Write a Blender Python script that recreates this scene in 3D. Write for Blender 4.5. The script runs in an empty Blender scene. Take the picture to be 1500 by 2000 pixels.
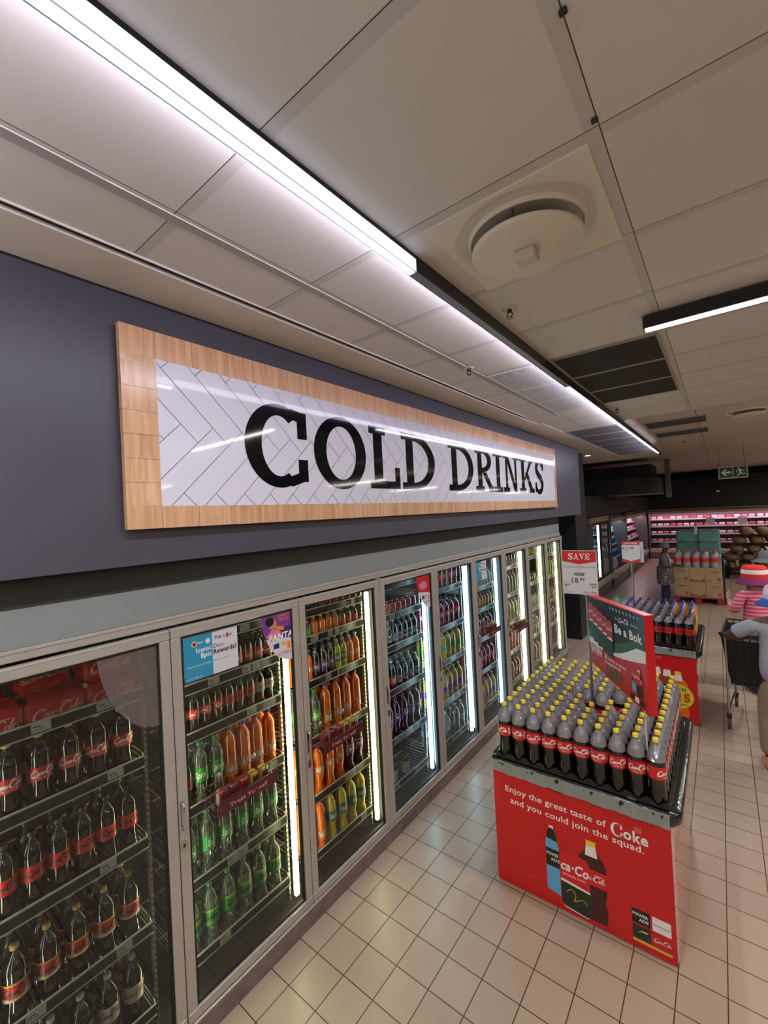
import bpy, math, random
from mathutils import Vector, Matrix
random.seed(7)
PI = math.pi
S = bpy.context.scene
C = S.collection

# ------------------------------------------------------------------ camera
cam_d = bpy.data.cameras.new('camera'); cam = bpy.data.objects.new('camera', cam_d); C.objects.link(cam)
YAW, PITCH, ROLL, FPX = 0.6654237, 0.0081783, -0.0512689, 837.4
_f = Vector((-math.sin(YAW)*math.cos(PITCH), math.cos(YAW)*math.cos(PITCH), math.sin(PITCH)))
_r = Vector((math.cos(YAW), math.sin(YAW), 0)); _u = _r.cross(_f)
_r2 = _r*math.cos(ROLL)+_u*math.sin(ROLL); _u2 = -_r*math.sin(ROLL)+_u*math.cos(ROLL)
CAMLOC = Vector((0, 0, 2.4))
cam.matrix_world = Matrix(((_r2.x, _u2.x, -_f.x, CAMLOC.x), (_r2.y, _u2.y, -_f.y, CAMLOC.y), (_r2.z, _u2.z, -_f.z, CAMLOC.z), (0, 0, 0, 1)))
cam_d.sensor_fit = 'HORIZONTAL'; cam_d.sensor_width = 36.0; cam_d.lens = FPX/1500*36.0
cam_d.clip_start = 0.02; cam_d.clip_end = 100
S.camera = cam

# ------------------------------------------------------------------ world, exposure, light levels
W = bpy.data.worlds.new('world'); S.world = W; W.use_nodes = True
W.node_tree.nodes['Background'].inputs[0].default_value = (1.0, 0.95, 0.91, 1)
W.node_tree.nodes['Background'].inputs[1].default_value = 0.28
S.view_settings.view_transform = 'Standard'; S.view_settings.look = 'None'
S.view_settings.exposure = 0.0; S.view_settings.gamma = 1.0; S.view_settings.use_curve_mapping = False
S.cycles.max_bounces = 7; S.cycles.diffuse_bounces = 3; S.cycles.glossy_bounces = 4
S.cycles.transmission_bounces = 4; S.cycles.transparent_max_bounces = 14
S.cycles.sample_clamp_indirect = 4.0; S.cycles.caustics_reflective = False; S.cycles.caustics_refractive = False
E_STRIP = 9.0        # diffusers of the ceiling strips
E_WASH = 15.0         # side slot of the long strip that washes the ceiling
E_LED = 16.0         # tubes in the coolers
A_CEIL = 15.0        # watts of each ceiling fixture's own light
SUN_WARM = (1.0, 0.93, 0.86)

# ------------------------------------------------------------------ materials
def lin(c):
    return tuple(((x/255)/12.92 if x/255 <= 0.04045 else ((x/255+0.055)/1.055)**2.4) for x in c)
_M = {}
def mat(name, rgb=(128, 128, 128), rough=0.5, metal=0.0, spec=0.5, coat=0.0, emit=0.0, noise=0.0, nscale=20.0, bump=0.0, bscale=200.0):
    if name in _M: return _M[name]
    m = bpy.data.materials.new(name); m.use_nodes = True; nt = m.node_tree; b = nt.nodes['Principled BSDF']
    c = lin(rgb)
    b.inputs['Base Color'].default_value = (*c, 1); b.inputs['Roughness'].default_value = rough
    b.inputs['Metallic'].default_value = metal; b.inputs['Specular IOR Level'].default_value = spec
    b.inputs['Coat Weight'].default_value = coat; b.inputs['Coat Roughness'].default_value = 0.04
    if emit:
        b.inputs['Emission Color'].default_value = (*c, 1); b.inputs['Emission Strength'].default_value = emit
        b.inputs['Base Color'].default_value = (0.8, 0.8, 0.8, 1)
    tc = None
    if noise or bump:
        tc = nt.nodes.new('ShaderNodeTexCoord')
    if noise:
        n = nt.nodes.new('ShaderNodeTexNoise'); n.inputs['Scale'].default_value = nscale; n.inputs['Detail'].default_value = 5
        nt.links.new(tc.outputs['Object'], n.inputs['Vector'])
        r = nt.nodes.new('ShaderNodeMapRange'); r.inputs[1].default_value = 0.3; r.inputs[2].default_value = 0.7
        r.inputs[3].default_value = 1-noise; r.inputs[4].default_value = 1+noise
        nt.links.new(n.outputs['Fac'], r.inputs[0])
        x = nt.nodes.new('ShaderNodeVectorMath'); x.operation = 'SCALE'; x.inputs[0].default_value = c
        nt.links.new(r.outputs[0], x.inputs['Scale']); nt.links.new(x.outputs[0], b.inputs['Base Color'])
    if bump:
        n = nt.nodes.new('ShaderNodeTexNoise'); n.inputs['Scale'].default_value = bscale
        nt.links.new(tc.outputs['Object'], n.inputs['Vector'])
        bp = nt.nodes.new('ShaderNodeBump'); bp.inputs['Strength'].default_value = bump; bp.inputs['Distance'].default_value = 0.01
        nt.links.new(n.outputs['Fac'], bp.inputs['Height']); nt.links.new(bp.outputs[0], b.inputs['Normal'])
    _M[name] = m
    return m
def clear(name, tint=(255, 255, 255), body=(200, 200, 205), opac=0.25, ior=1.45, rough=0.03, gl=1.0):
    """see-through plastic or glass: part clear, part body colour, with a fresnel gloss"""
    if name in _M: return _M[name]
    m = bpy.data.materials.new(name); m.use_nodes = True; nt = m.node_tree; N = nt.nodes; L = nt.links
    for n in list(N): N.remove(n)
    o = N.new('ShaderNodeOutputMaterial'); t = N.new('ShaderNodeBsdfTransparent'); t.inputs[0].default_value = (*lin(tint), 1)
    g = N.new('ShaderNodeBsdfGlossy'); g.inputs['Roughness'].default_value = rough; g.inputs['Color'].default_value = (gl, gl, gl, 1)
    base = t
    if opac > 0:
        d = N.new('ShaderNodeBsdfDiffuse'); d.inputs[0].default_value = (*lin(body), 1)
        mx = N.new('ShaderNodeMixShader'); mx.inputs[0].default_value = opac
        L.new(t.outputs[0], mx.inputs[1]); L.new(d.outputs[0], mx.inputs[2]); base = mx
    fr = N.new('ShaderNodeFresnel'); fr.inputs[0].default_value = ior
    m2 = N.new('ShaderNodeMixShader'); L.new(fr.outputs[0], m2.inputs[0]); L.new(base.outputs[0], m2.inputs[1]); L.new(g.outputs[0], m2.inputs[2])
    L.new(m2.outputs[0], o.inputs[0]); _M[name] = m
    return m

# ------------------------------------------------------------------ mesh builder
class MB:
    def __init__(s): s.v = []; s.f = []; s.m = []; s.sm = []; s.mats = []
    def mi(s, m):
        if m not in s.mats: s.mats.append(m)
        return s.mats.index(m)
    def add(s, vs, fs, m, smooth=False):
        o = len(s.v); s.v += [tuple(v) for v in vs]; k = s.mi(m)
        for f in fs: s.f.append(tuple(o+i for i in f)); s.m.append(k); s.sm.append(smooth)
        return s
    def poly(s, pts, m): return s.add(pts, [tuple(range(len(pts)))], m)
    def box(s, x0, x1, y0, y1, z0, z1, m, bv=0.0):
        if bv <= 0:
            v = [(x, y, z) for x in (x0, x1) for y in (y0, y1) for z in (z0, z1)]
            return s.add(v, [(0, 1, 3, 2), (4, 6, 7, 5), (0, 4, 5, 1), (2, 3, 7, 6), (0, 2, 6, 4), (1, 5, 7, 3)], m)
        v = []; c = ((x0+x1)/2, (y0+y1)/2, (z0+z1)/2); h = ((x1-x0)/2, (y1-y0)/2, (z1-z0)/2); b = min(bv, *[q*0.98 for q in h])
        idx = {}
        for sx in (-1, 1):
            for sy in (-1, 1):
                for sz in (-1, 1):
                    for a in range(3):
                        p = [sx*(h[0]-b), sy*(h[1]-b), sz*(h[2]-b)]; p[a] = (sx, sy, sz)[a]*h[a]
                        idx[(sx, sy, sz, a)] = len(v); v.append((c[0]+p[0], c[1]+p[1], c[2]+p[2]))
        f = []
        for a in range(3):
            for sg in (-1, 1):
                q = []
                for (i, j) in ((-1, -1), (1, -1), (1, 1), (-1, 1)):
                    t = [0, 0, 0]; t[a] = sg; t[(a+1) % 3] = i; t[(a+2) % 3] = j; q.append(idx[(*t, a)])
                f.append(tuple(q) if sg > 0 else tuple(reversed(q)))
        for a in range(3):
            b1, b2 = (a+1) % 3, (a+2) % 3
            for i in (-1, 1):
                for j in (-1, 1):
                    t = [0, 0, 0]; t[b1] = i; t[b2] = j; t0 = list(t); t0[a] = -1; t1 = list(t); t1[a] = 1
                    q = (idx[(*t0, b1)], idx[(*t1, b1)], idx[(*t1, b2)], idx[(*t0, b2)])
                    f.append(q if i*j > 0 else tuple(reversed(q)))
        for sx in (-1, 1):
            for sy in (-1, 1):
                for sz in (-1, 1):
                    q = tuple(idx[(sx, sy, sz, a)] for a in range(3)); f.append(q if sx*sy*sz > 0 else tuple(reversed(q)))
        return s.add(v, f, m)
    def lathe(s, prof, c, m, n=20, smooth=True, capb=True, capt=True, mf=None):
        """prof [(r,z)], c centre; mf(i) gives a material for ring i"""
        o = []
        for (r, z) in prof:
            for k in range(n):
                a = 2*PI*k/n; o.append((c[0]+r*math.cos(a), c[1]+r*math.sin(a), c[2]+z))
        if mf is None:
            fs = [(i*n+k, i*n+(k+1) % n, (i+1)*n+(k+1) % n, (i+1)*n+k) for i in range(len(prof)-1) for k in range(n)]
            s.add(o, fs, m, smooth)
        else:
            b = len(s.v); s.v += o
            for i in range(len(prof)-1):
                q = s.mi(mf(i))
                for k in range(n):
                    s.f.append((b+i*n+k, b+i*n+(k+1) % n, b+(i+1)*n+(k+1) % n, b+(i+1)*n+k)); s.m.append(q); s.sm.append(smooth)
        if capb and prof[0][0] > 1e-6: s.add(o[:n], [tuple(range(n-1, -1, -1))], m)
        if capt and prof[-1][0] > 1e-6: s.add(o[-n:], [tuple(range(n))], m)
        return s
    def tube(s, path, r, m, n=8, closed=False, smooth=True, caps=True):
        P = [Vector(p) for p in path]; N = len(P); rr = r if isinstance(r, (list, tuple)) else [r]*N
        vs = []; up = Vector((0, 0, 1)); pn = None
        for i, p in enumerate(P):
            if closed: t = P[(i+1) % N]-P[i-1]
            else: t = P[min(i+1, N-1)]-P[max(i-1, 0)]
            if t.length < 1e-9: t = Vector((0, 0, 1))
            t.normalize()
            if pn is None:
                a = up if abs(t.z) < 0.9 else Vector((1, 0, 0)); nx = t.cross(a).normalized()
            else:
                nx = (pn - t*pn.dot(t)); nx = nx.normalized() if nx.length > 1e-6 else t.cross(up).normalized()
            pn = nx; ny = t.cross(nx)
            ri = rr[i]; ra, rb = ri if isinstance(ri, (list, tuple)) else (ri, ri)
            for k in range(n):
                a = 2*PI*k/n; vs.append(p+nx*(ra*math.cos(a))+ny*(rb*math.sin(a)))
        fs = [(i*n+k, i*n+(k+1) % n, ((i+1) % N)*n+(k+1) % n, ((i+1) % N)*n+k) for i in range(N if closed else N-1) for k in range(n)]
        s.add(vs, fs, m, smooth)
        if caps and not closed:
            s.add(vs[:n], [tuple(range(n-1, -1, -1))], m); s.add(vs[-n:], [tuple(range(n))], m)
        return s
    def loft(s, rings, m, smooth=True, caps=True):
        """rings: list of equal-length point lists"""
        n = len(rings[0]); vs = [p for r in rings for p in r]
        fs = [(i*n+k, i*n+(k+1) % n, (i+1)*n+(k+1) % n, (i+1)*n+k) for i in range(len(rings)-1) for k in range(n)]
        s.add(vs, fs, m, smooth)
        if caps:
            s.add(rings[0], [tuple(range(n-1, -1, -1))], m); s.add(rings[-1], [tuple(range(n))], m)
        return s
    def prism(s, pts, fn, d, m, w0=0.0):
        """2D outline in fn(u,v,w) space, from w0 to w0+d"""
        n = len(pts); a = [fn(u, v, w0+d) for u, v in pts]; b = [fn(u, v, w0) for u, v in pts]
        s.add(a, [tuple(range(n))], m); s.add(b, [tuple(range(n-1, -1, -1))], m)
        s.add(a+b, [(i, n+i, n+(i+1) % n, (i+1) % n) for i in range(n)], m)
        return s
    def shape(s, pts, fn, m, w=0.0):
        s.add([fn(u, v, w) for u, v in pts], [tuple(range(len(pts)))], m); return s
    def rect(s, u0, u1, v0, v1, fn, m, w=0.0, n=1):
        for i in range(n):
            a = u0+(u1-u0)*i/n; b = u0+(u1-u0)*(i+1)/n; s.shape([(a, v0), (b, v0), (b, v1), (a, v1)], fn, m, w)
        return s
    def disc(s, cx, cy, rx, ry, fn, m, w=0.0, n=24):
        return s.shape([(cx+rx*math.cos(2*PI*k/n), cy+ry*math.sin(2*PI*k/n)) for k in range(n)], fn, m, w)
    def polys(s, ps, fn, m, w=0.0):
        for p in ps: s.shape(p, fn, m, w)
        return s
    def text(s, txt, x, y, size, fn, m, w=0.0, al='L', fit=None, bold=0.0, shear=0.0):
        vs, fs, wd = text_geo(txt, bold, shear); k = size; kx = k if fit is None else fit/max(wd, 1e-6)
        ox = x-(0 if al == 'L' else (wd*kx/2 if al == 'C' else wd*kx))
        s.add([fn(ox+a*kx, y+b*k, w) for a, b in vs], fs, m); return s
    def mesh(s, name):
        me = bpy.data.meshes.new(name); me.from_pydata(s.v, [], s.f)
        for m in s.mats: me.materials.append(m)
        me.polygons.foreach_set('material_index', s.m); me.polygons.foreach_set('use_smooth', s.sm); me.update()
        return me
    def build(s, name, parent=None, **kw):
        return obj(name, s.mesh(name), parent, **kw)

def obj(name, me, parent=None, loc=None, rz=None, label=None, cat=None, group=None, kind=None):
    o = bpy.data.objects.new(name, me); C.objects.link(o)
    if parent is not None: o.parent = parent
    if loc is not None: o.location = loc
    if rz is not None: o.rotation_euler = (0, 0, rz)
    if label: o['label'] = label
    if cat: o['category'] = cat
    if group: o['group'] = group
    if kind: o['kind'] = kind
    return o
def thing(name, label, cat, loc=(0, 0, 0), rz=0.0, group=None):
    return obj(name, None, None, loc, rz, label, cat, group)

_T = {}
def text_geo(txt, bold=0.0, shear=0.0):
    k = (txt, bold, shear)
    if k in _T: return _T[k]
    cu = bpy.data.curves.new('t', 'FONT'); cu.body = txt; cu.size = 1.0; cu.offset = bold; cu.shear = shear; cu.resolution_u = 2
    if bold: cu.space_character = 1.0+bold*2.2
    ob = bpy.data.objects.new('t', cu); C.objects.link(ob)
    dg = bpy.context.evaluated_depsgraph_get(); dg.update()
    me = bpy.data.meshes.new_from_object(ob.evaluated_get(dg), depsgraph=dg)
    vs = [(v.co.x, v.co.y) for v in me.vertices]; fs = [tuple(p.vertices) for p in me.polygons]
    # faces must look along +normal
    if fs:
        p = me.polygons[0]
        if p.normal.z < 0: fs = [tuple(reversed(f)) for f in fs]
    x0 = min([v[0] for v in vs] or [0]); x1 = max([v[0] for v in vs] or [1])
    vs = [(a-x0, b) for a, b in vs]
    bpy.data.objects.remove(ob); bpy.data.curves.remove(cu); bpy.data.meshes.remove(me)
    _T[k] = (vs, fs, x1-x0)
    return _T[k]

def frame(o, u, v):
    """flat drawing surface: origin, right and up vectors; normal = u x v"""
    o = Vector(o); u = Vector(u).normalized(); v = Vector(v).normalized(); n = u.cross(v)
    return lambda a, b, w=0.0: tuple(o+u*a+v*b+n*w)
def cylmap(r, z0=0.0):
    """wraps a drawing around a bottle, middle of the drawing faces -y"""
    def fn(a, b, w=0.0):
        t = -PI/2+a/r; return ((r+w)*math.cos(t), (r+w)*math.sin(t), z0+b)
    return fn

def spline(pts, k=5):
    out = []; n = len(pts)
    for i in range(n-1):
        p0, p1, p2, p3 = pts[max(i-1, 0)], pts[i], pts[i+1], pts[min(i+2, n-1)]
        for j in range(k):
            t = j/k
            out.append(tuple(0.5*((2*b)+(-a+c)*t+(2*a-5*b+4*c-d)*t*t+(-a+3*b-3*c+d)*t**3) for a, b, c, d in zip(p0, p1, p2, p3)))
    out.append(tuple(pts[-1])); return out
def stroke(pts, k=4, scale=1.0, shear=0.0, off=(0, 0), wk=1.0):
    """pts (x,y,width) -> ribbon quads"""
    P = spline(pts, k); L = []; R = []
    for i, p in enumerate(P):
        a = P[max(i-1, 0)]; b = P[min(i+1, len(P)-1)]; dx, dy = b[0]-a[0], b[1]-a[1]; l = math.hypot(dx, dy) or 1
        nx, ny = -dy/l*p[2]/2*wk, dx/l*p[2]/2*wk; L.append((p[0]+nx, p[1]+ny)); R.append((p[0]-nx, p[1]-ny))
    T = lambda q: (off[0]+scale*(q[0]+shear*q[1]), off[1]+scale*q[1])
    return [[T(R[i]), T(R[i+1]), T(L[i+1]), T(L[i])] for i in range(len(P)-1)]
def script_cola(width, x, y, k=3, wk=1.0):
    """flowing white script word, drawn as pen strokes; (x,y) lower left"""
    sc = width/4.35; out = []
    def st(pts): out.extend(stroke(pts, k, sc, 0.22, (x, y), wk))
    bigC = [(.98, .72, .05), (.98, .9, .09), (.8, 1.02, .10), (.5, .95, .13), (.25, .7, .18), (.17, .38, .2), (.3, .1, .16), (.58, .02, .11), (.9, .16, .07), (1.05, .3, .04)]
    for ox in (0, 2.2): st([(a+ox, b, c) for a, b, c in bigC])
    st([(.05, .1, .04), (.3, -.17, .1), (.8, -.14, .11), (1.35, -.1, .05)])
    st([(2.25, .95, .04), (2.55, 1.22, .1), (3.1, 1.1, .12), (3.6, 1.18, .05)])
    def o(cx, op=False):
        a0, a1 = (40, 330) if op else (0, 360)
        st([(cx+.14*math.cos(math.radians(a0+(a1-a0)*i/9)), .3+.23*math.sin(math.radians(a0+(a1-a0)*i/9)), .07+.07*abs(math.cos(math.radians(a0+(a1-a0)*i/9)))) for i in range(10)])
    o(1.2); o(1.52, True); o(1.86); st([(2.0, .55, .1), (1.99, .2, .12), (2.06, .08, .08), (2.18, .22, .04)])
    st([(2.12, .42, .09), (2.3, .42, .09)])
    o(3.4); st([(3.56, .2, .04), (3.72, .55, .06), (3.82, .95, .09), (3.74, 1.08, .06), (3.66, .8, .12), (3.66, .2, .13), (3.76, .07, .08), (3.84, .2, .04)])
    o(3.98); st([(4.12, .55, .1), (4.11, .2, .12), (4.18, .08, .08), (4.3, .22, .04)])
    return out

# slab-serif capitals: polygons inside w x h, stem t, slab s
def band(cx, cy, ro, ri, a0, a1, n=20):
    out = []
    for i in range(n):
        q = []
        for a, r in ((i, ro), (i+1, ro), (i+1, ri), (i, ri)):
            t = math.radians(a0+(a1-a0)*a/n); q.append((cx+r[0]*math.cos(t), cy+r[1]*math.sin(t)))
        out.append(q if a1 > a0 else q[::-1])
    return out
def slab(ch, w, h, t, s):
    R = lambda a, b, c, d: [(a, c), (b, c), (b, d), (a, d)]
    if ch == 'C':
        return band(w*.52, h/2, (w*.52, h*.525), (w*.52-t*1.05, h*.525-s*1.15), 52, 300, 26)+[R(w-t*.72, w, h*.62, h*.97), R(w-t*.72, w, h*.06, h*.35)]+\
            [[(w*.52, h*.9), (w-t*.4, h*.83), (w-t*.4, h*.97), (w*.72, h*1.0)], [(w*.7, h*-.01), (w-t*.3, h*.06), (w-t*.3, h*.2), (w*.62, h*.1)]]
    if ch == 'O': return band(w/2, h/2, (w/2, h*.525), (w/2-t*1.05, h*.525-s*1.1), 0, 360, 36)
    if ch == 'L': return [R(w*.13, w*.13+t, 0, h), R(0, w, 0, s), R(0, w*.13+t+.12*w, h-s, h), R(w-t*.62, w, 0, h*.36)]
    if ch == 'D':
        x = w*.12
        return [R(x, x+t, 0, h), R(0, x+t*1.2, 0, s), R(0, x+t*1.2, h-s, h)]+band(x+t, h/2, (w-x-t, h/2), (w-x-t*2.05, h/2-s), -90, 90, 20)
    if ch == 'R':
        x = w*.13
        return [R(x, x+t, 0, h), R(0, x+t+.1*w, 0, s), R(0, x+t*1.1, h-s, h)]+band(x+t, h*.725, (w*.9-x-t, h*.275), (w*.9-x-t*2, h*.275-s*.85), -90, 90, 16)+\
            [[(x+t, h*.45), (x+t+t*1.0, h*.45), (w*.99, s*.4), (w*.99-t*1.05, s*.4)], R(w*.7, w, 0, s)]
    if ch == 'I': x = w/2-t/2; return [R(x, x+t, 0, h), R(0, w, 0, s), R(0, w, h-s, h)]
    if ch == 'N':
        u = t*.62
        return [R(w*.14, w*.14+u, 0, h), R(w*.86-u, w*.86, 0, h), [(w*.14, h), (w*.86-t*.85, 0), (w*.86, 0), (w*.14+t*.85, h)], R(0, w*.32+u*.4, 0, s), R(0, w*.2, h-s, h), R(w*.66-u*.2, w, h-s, h)]
    if ch == 'K':
        x = w*.13
        return [R(x, x+t, 0, h), R(0, x+t+.1*w, 0, s), R(0, x+t+.1*w, h-s, h), [(x+t*.9, h*.38), (w*.72, h-s*.5), (w*.72+t*.9, h-s*.5), (x+t*1.1, h*.30)][::-1][::-1],
                [(x+t*1.25, h*.56), (w*.97-t*1.25, 0), (w*.97, 0), (x+t*2.1, h*.62)], R(w*.62, w*.95, h-s, h), R(w*.66, w, 0, s)]
    if ch == 'S':
        return stroke([(w*.83, h*.80, t*.55), (w*.6, h*.955, t*.62), (w*.32, h*.90, t*.85), (w*.2, h*.72, t*1.0), (w*.38, h*.56, t*1.02), (w*.68, h*.42, t*1.02), (w*.8, h*.24, t*.95), (w*.6, h*.06, t*.75), (w*.3, h*.05, t*.6), (w*.12, h*.2, t*.5)], 4)+\
            [R(w*.8, w*.96, h*.70, h*.97), R(w*.03, w*.19, h*.03, h*.32)]
    if ch == 'A': return [[(w*.12, s*.5), (w*.12+t*.6, s*.5), (w*.55, h), (w*.45, h)], [(w*.88-t, s*.5), (w*.88, s*.5), (w*.6, h), (w*.42, h)], R(w*.25, w*.75, h*.3, h*.3+s*.8), R(0, w*.34, 0, s), R(w*.62, w, 0, s)]
    if ch == 'V': return [[(w*.12, h-s*.5), (w*.45, 0), (w*.58, 0), (w*.12+t, h-s*.5)], [(w*.88-t*.6, h-s*.5), (w*.46, 0), (w*.56, 0), (w*.88, h-s*.5)], R(0, w*.36, h-s, h), R(w*.66, w, h-s, h)]
    if ch == 'E': x = w*.13; return [R(x, x+t, 0, h), R(0, w, 0, s), R(0, w, h-s, h), R(x, w*.75, h/2-s/2, h/2+s/2), R(w-t*.5, w, 0, h*.28), R(w-t*.5, w, h*.72, h), R(w*.72, w*.72+t*.4, h*.36, h*.64)]
    return []
def slabword(mb, spec, h, t, s, v0, fn, m, w=0.0):
    i = 0
    for ch, a, b in spec:
        for p in slab(ch, b-a, h, t, s):
            mb.shape([(a+u, v0+v) for u, v in p], fn, m, w+0.00004*i); i += 1

ORD = ['first', 'second', 'third', 'fourth', 'fifth', 'sixth', 'seventh', 'eighth', 'ninth', 'tenth', 'eleventh', 'twelfth', 'thirteenth', 'fourteenth']
# ================================================================== SETTING
ZC = 3.403; XW = -1.93; ZB = 3.56
def struct(mb, name): return mb.build(name, kind='structure')

def grid_mat(name, base, groove, px, py, ox, oy, gx, gy, rough, bandx=0.0, bandy=0.0, bandk=0.94, var=0.0, noise=0.04, nscale=3.0, spec=0.5, stain=0.0, bump=0.0):
    """rectangular tiles in world x/y: joints at ox+k*px and oy+k*py, half-widths gx,gy; optional flat bars next to the joints"""
    m = bpy.data.materials.new(name); m.use_nodes = True; nt = m.node_tree; N = nt.nodes; L = nt.links; b = N['Principled BSDF']
    b.inputs['Roughness'].default_value = rough; b.inputs['Specular IOR Level'].default_value = spec
    tc = N.new('ShaderNodeTexCoord'); sp = N.new('ShaderNodeSeparateXYZ'); L.new(tc.outputs['Object'], sp.inputs[0])
    def mth(op, a, b_=None, c_=None):
        n = N.new('ShaderNodeMath'); n.operation = op
        for i, q in enumerate((a, b_, c_)):
            if q is None: continue
            if isinstance(q, (int, float)): n.inputs[i].default_value = q
            else: L.new(q, n.inputs[i])
        return n.outputs[0]
    u = mth('DIVIDE', mth('SUBTRACT', sp.outputs[0], ox), px); v = mth('DIVIDE', mth('SUBTRACT', sp.outputs[1], oy), py)
    fu = mth('FRACT', u); fv = mth('FRACT', v); iu = mth('FLOOR', u); iv = mth('FLOOR', v)
    du = mth('MULTIPLY', mth('MINIMUM', fu, mth('SUBTRACT', 1.0, fu)), px); dv = mth('MULTIPLY', mth('MINIMUM', fv, mth('SUBTRACT', 1.0, fv)), py)
    g = mth('MAXIMUM', mth('LESS_THAN', du, gx), mth('LESS_THAN', dv, gy))
    n1 = N.new('ShaderNodeTexNoise'); n1.inputs['Scale'].default_value = nscale; n1.inputs['Detail'].default_value = 6; L.new(tc.outputs['Object'], n1.inputs['Vector'])
    k = mth('ADD', 1.0-noise, mth('MULTIPLY', n1.outputs['Fac'], 2*noise))
    if bandx:
        inb = mth('MAXIMUM', mth('LESS_THAN', mth('MULTIPLY', mth('SUBTRACT', 1.0, fu), px), bandx), mth('LESS_THAN', mth('MULTIPLY', fv, py), bandy))
        k = mth('MULTIPLY', k, mth('SUBTRACT', 1.0, mth('MULTIPLY', inb, 1-bandk)))
    if var:
        cb = N.new('ShaderNodeCombineXYZ'); L.new(iu, cb.inputs[0]); L.new(iv, cb.inputs[1])
        wn = N.new('ShaderNodeTexWhiteNoise'); wn.noise_dimensions = '3D'; L.new(cb.outputs[0], wn.inputs['Vector'])
        k = mth('MULTIPLY', k, mth('ADD', 1-var, mth('MULTIPLY', wn.outputs['Value'], 2*var)))
    sc = N.new('ShaderNodeVectorMath'); sc.operation = 'SCALE'; sc.inputs[0].default_value = lin(base); L.new(k, sc.inputs['Scale'])
    col = sc.outputs[0]
    if stain:
        n2 = N.new('ShaderNodeTexNoise'); n2.inputs['Scale'].default_value = 0.9; n2.inputs['Detail'].default_value = 3; L.new(tc.outputs['Object'], n2.inputs['Vector'])
        r = N.new('ShaderNodeMapRange'); r.inputs[1].default_value = 0.52; r.inputs[2].default_value = 0.75; r.inputs[3].default_value = 0; r.inputs[4].default_value = stain
        L.new(n2.outputs['Fac'], r.inputs[0])
        mx0 = N.new('ShaderNodeMix'); mx0.data_type = 'RGBA'; L.new(r.outputs[0], mx0.inputs[0]); L.new(col, mx0.inputs[6])
        mx0.inputs[7].default_value = (*[q*0.8 for q in lin((base[0], base[1]-12, base[2]-22))], 1); col = mx0.outputs[2]
    mx = N.new('ShaderNodeMix'); mx.data_type = 'RGBA'; L.new(g, mx.inputs[0]); L.new(col, mx.inputs[6]); mx.inputs[7].default_value = (*lin(groove), 1)
    L.new(mx.outputs[2], b.inputs['Base Color'])
    if bump:
        bp = N.new('ShaderNodeBump'); bp.inputs['Distance'].default_value = 0.003; bp.inputs['Strength'].default_value = bump; bp.invert = True
        L.new(g, bp.inputs['Height']); L.new(bp.outputs[0], b.inputs['Normal'])
    return m

M_floor = grid_mat('floor_tiles', (172, 154, 136), (74, 54, 40), 0.1985, 0.2, -0.079, 1.578, 0.0026, 0.0026, 0.30, var=0.045, noise=0.05, nscale=5, stain=0.5, bump=0.6)
M_ceil = grid_mat('ceiling_tiles', (206, 200, 192), (84, 74, 66), 1.117, 0.5765, -0.207, 0.6925, 0.0016, 0.0016, 0.75, bandx=0.037, bandy=0.037, bandk=0.85, noise=0.03, nscale=7, spec=0.2, var=0.012)
M_ceil2 = grid_mat('ceiling_tiles_far', (196, 184, 172), (70, 60, 54), 1.2, 0.3, -0.207, 0.1, 0.004, 0.006, 0.8, noise=0.04, spec=0.2, var=0.05)
M_plaster = mat('plaster', (214, 206, 192), 0.8, noise=0.05, nscale=4)
M_wall = mat('charcoal_paint', (74, 72, 82), 0.42, spec=0.4, noise=0.05, nscale=2.5)
M_black = mat('black_paint', (13, 13, 15), 0.6)
M_navy = mat('navy_paint', (17, 18, 25), 0.45)
M_trimw = mat('white_trim', (222, 216, 206), 0.5)
M_gap = mat('dark_gap', (16, 14, 13), 0.8)

struct(MB().box(-3.6, 6.2, -4, 26, -0.1, 0, M_floor), 'floor')
cl = MB(); cl.box(-2.7, -0.98, -4, 11.2, ZC, ZC+0.08, M_ceil); cl.box(-0.98, 6.2, -4, 5.91, ZC, ZC+0.08, M_ceil)
struct(cl, 'ceiling')
c2 = MB(); c2.box(-0.98, 6.2, 5.91, 26, ZB, ZB+0.08, M_ceil2); c2.box(-3.6, -0.98, 11.2, 26, ZB, ZB+0.08, M_ceil2)
c2.box(-0.98, 6.2, 5.86, 5.91, ZC+0.001, ZB+0.08, M_plaster); c2.box(-1.0, -0.98, 5.91, 11.2, ZC+0.001, ZB+0.08, M_plaster)
struct(c2, 'ceiling_rear')
# plaster border strip along the wall and its shadow-gap moulding
tr = MB()
tr.box(XW, -1.675, -4, 8.05, ZC-0.012, ZC-0.0005, M_plaster)
tr.box(-1.675, -1.668, -4, 4.72, ZC-0.016, ZC-0.0005, M_trimw); tr.box(-1.655, -1.650, -4, 4.72, ZC-0.01, ZC-0.0005, M_gap); tr.box(-1.643, -1.638, -4, 4.72, ZC-0.008, ZC-0.0005, M_trimw)
tr.box(-2.7, XW-.005, 8.055, 11.1, ZC-0.012, ZC-0.0005, M_plaster); tr.box(XW-.005, -1.62, 5.2, 11.1, ZC-0.0115, ZC-0.0006, M_plaster)
struct(tr, 'trim_1')
cr = MB(); cr.box(-1.380, -1.342, -4, 4.9, ZC-0.003, ZC-0.0005, mat('tee_bar_grey', (158, 152, 150), 0.7)); cr.box(-1.342, -1.3405, -4, 4.9, ZC-0.0045, ZC-0.0005, M_trimw)
struct(cr, 'trim_2')
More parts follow.
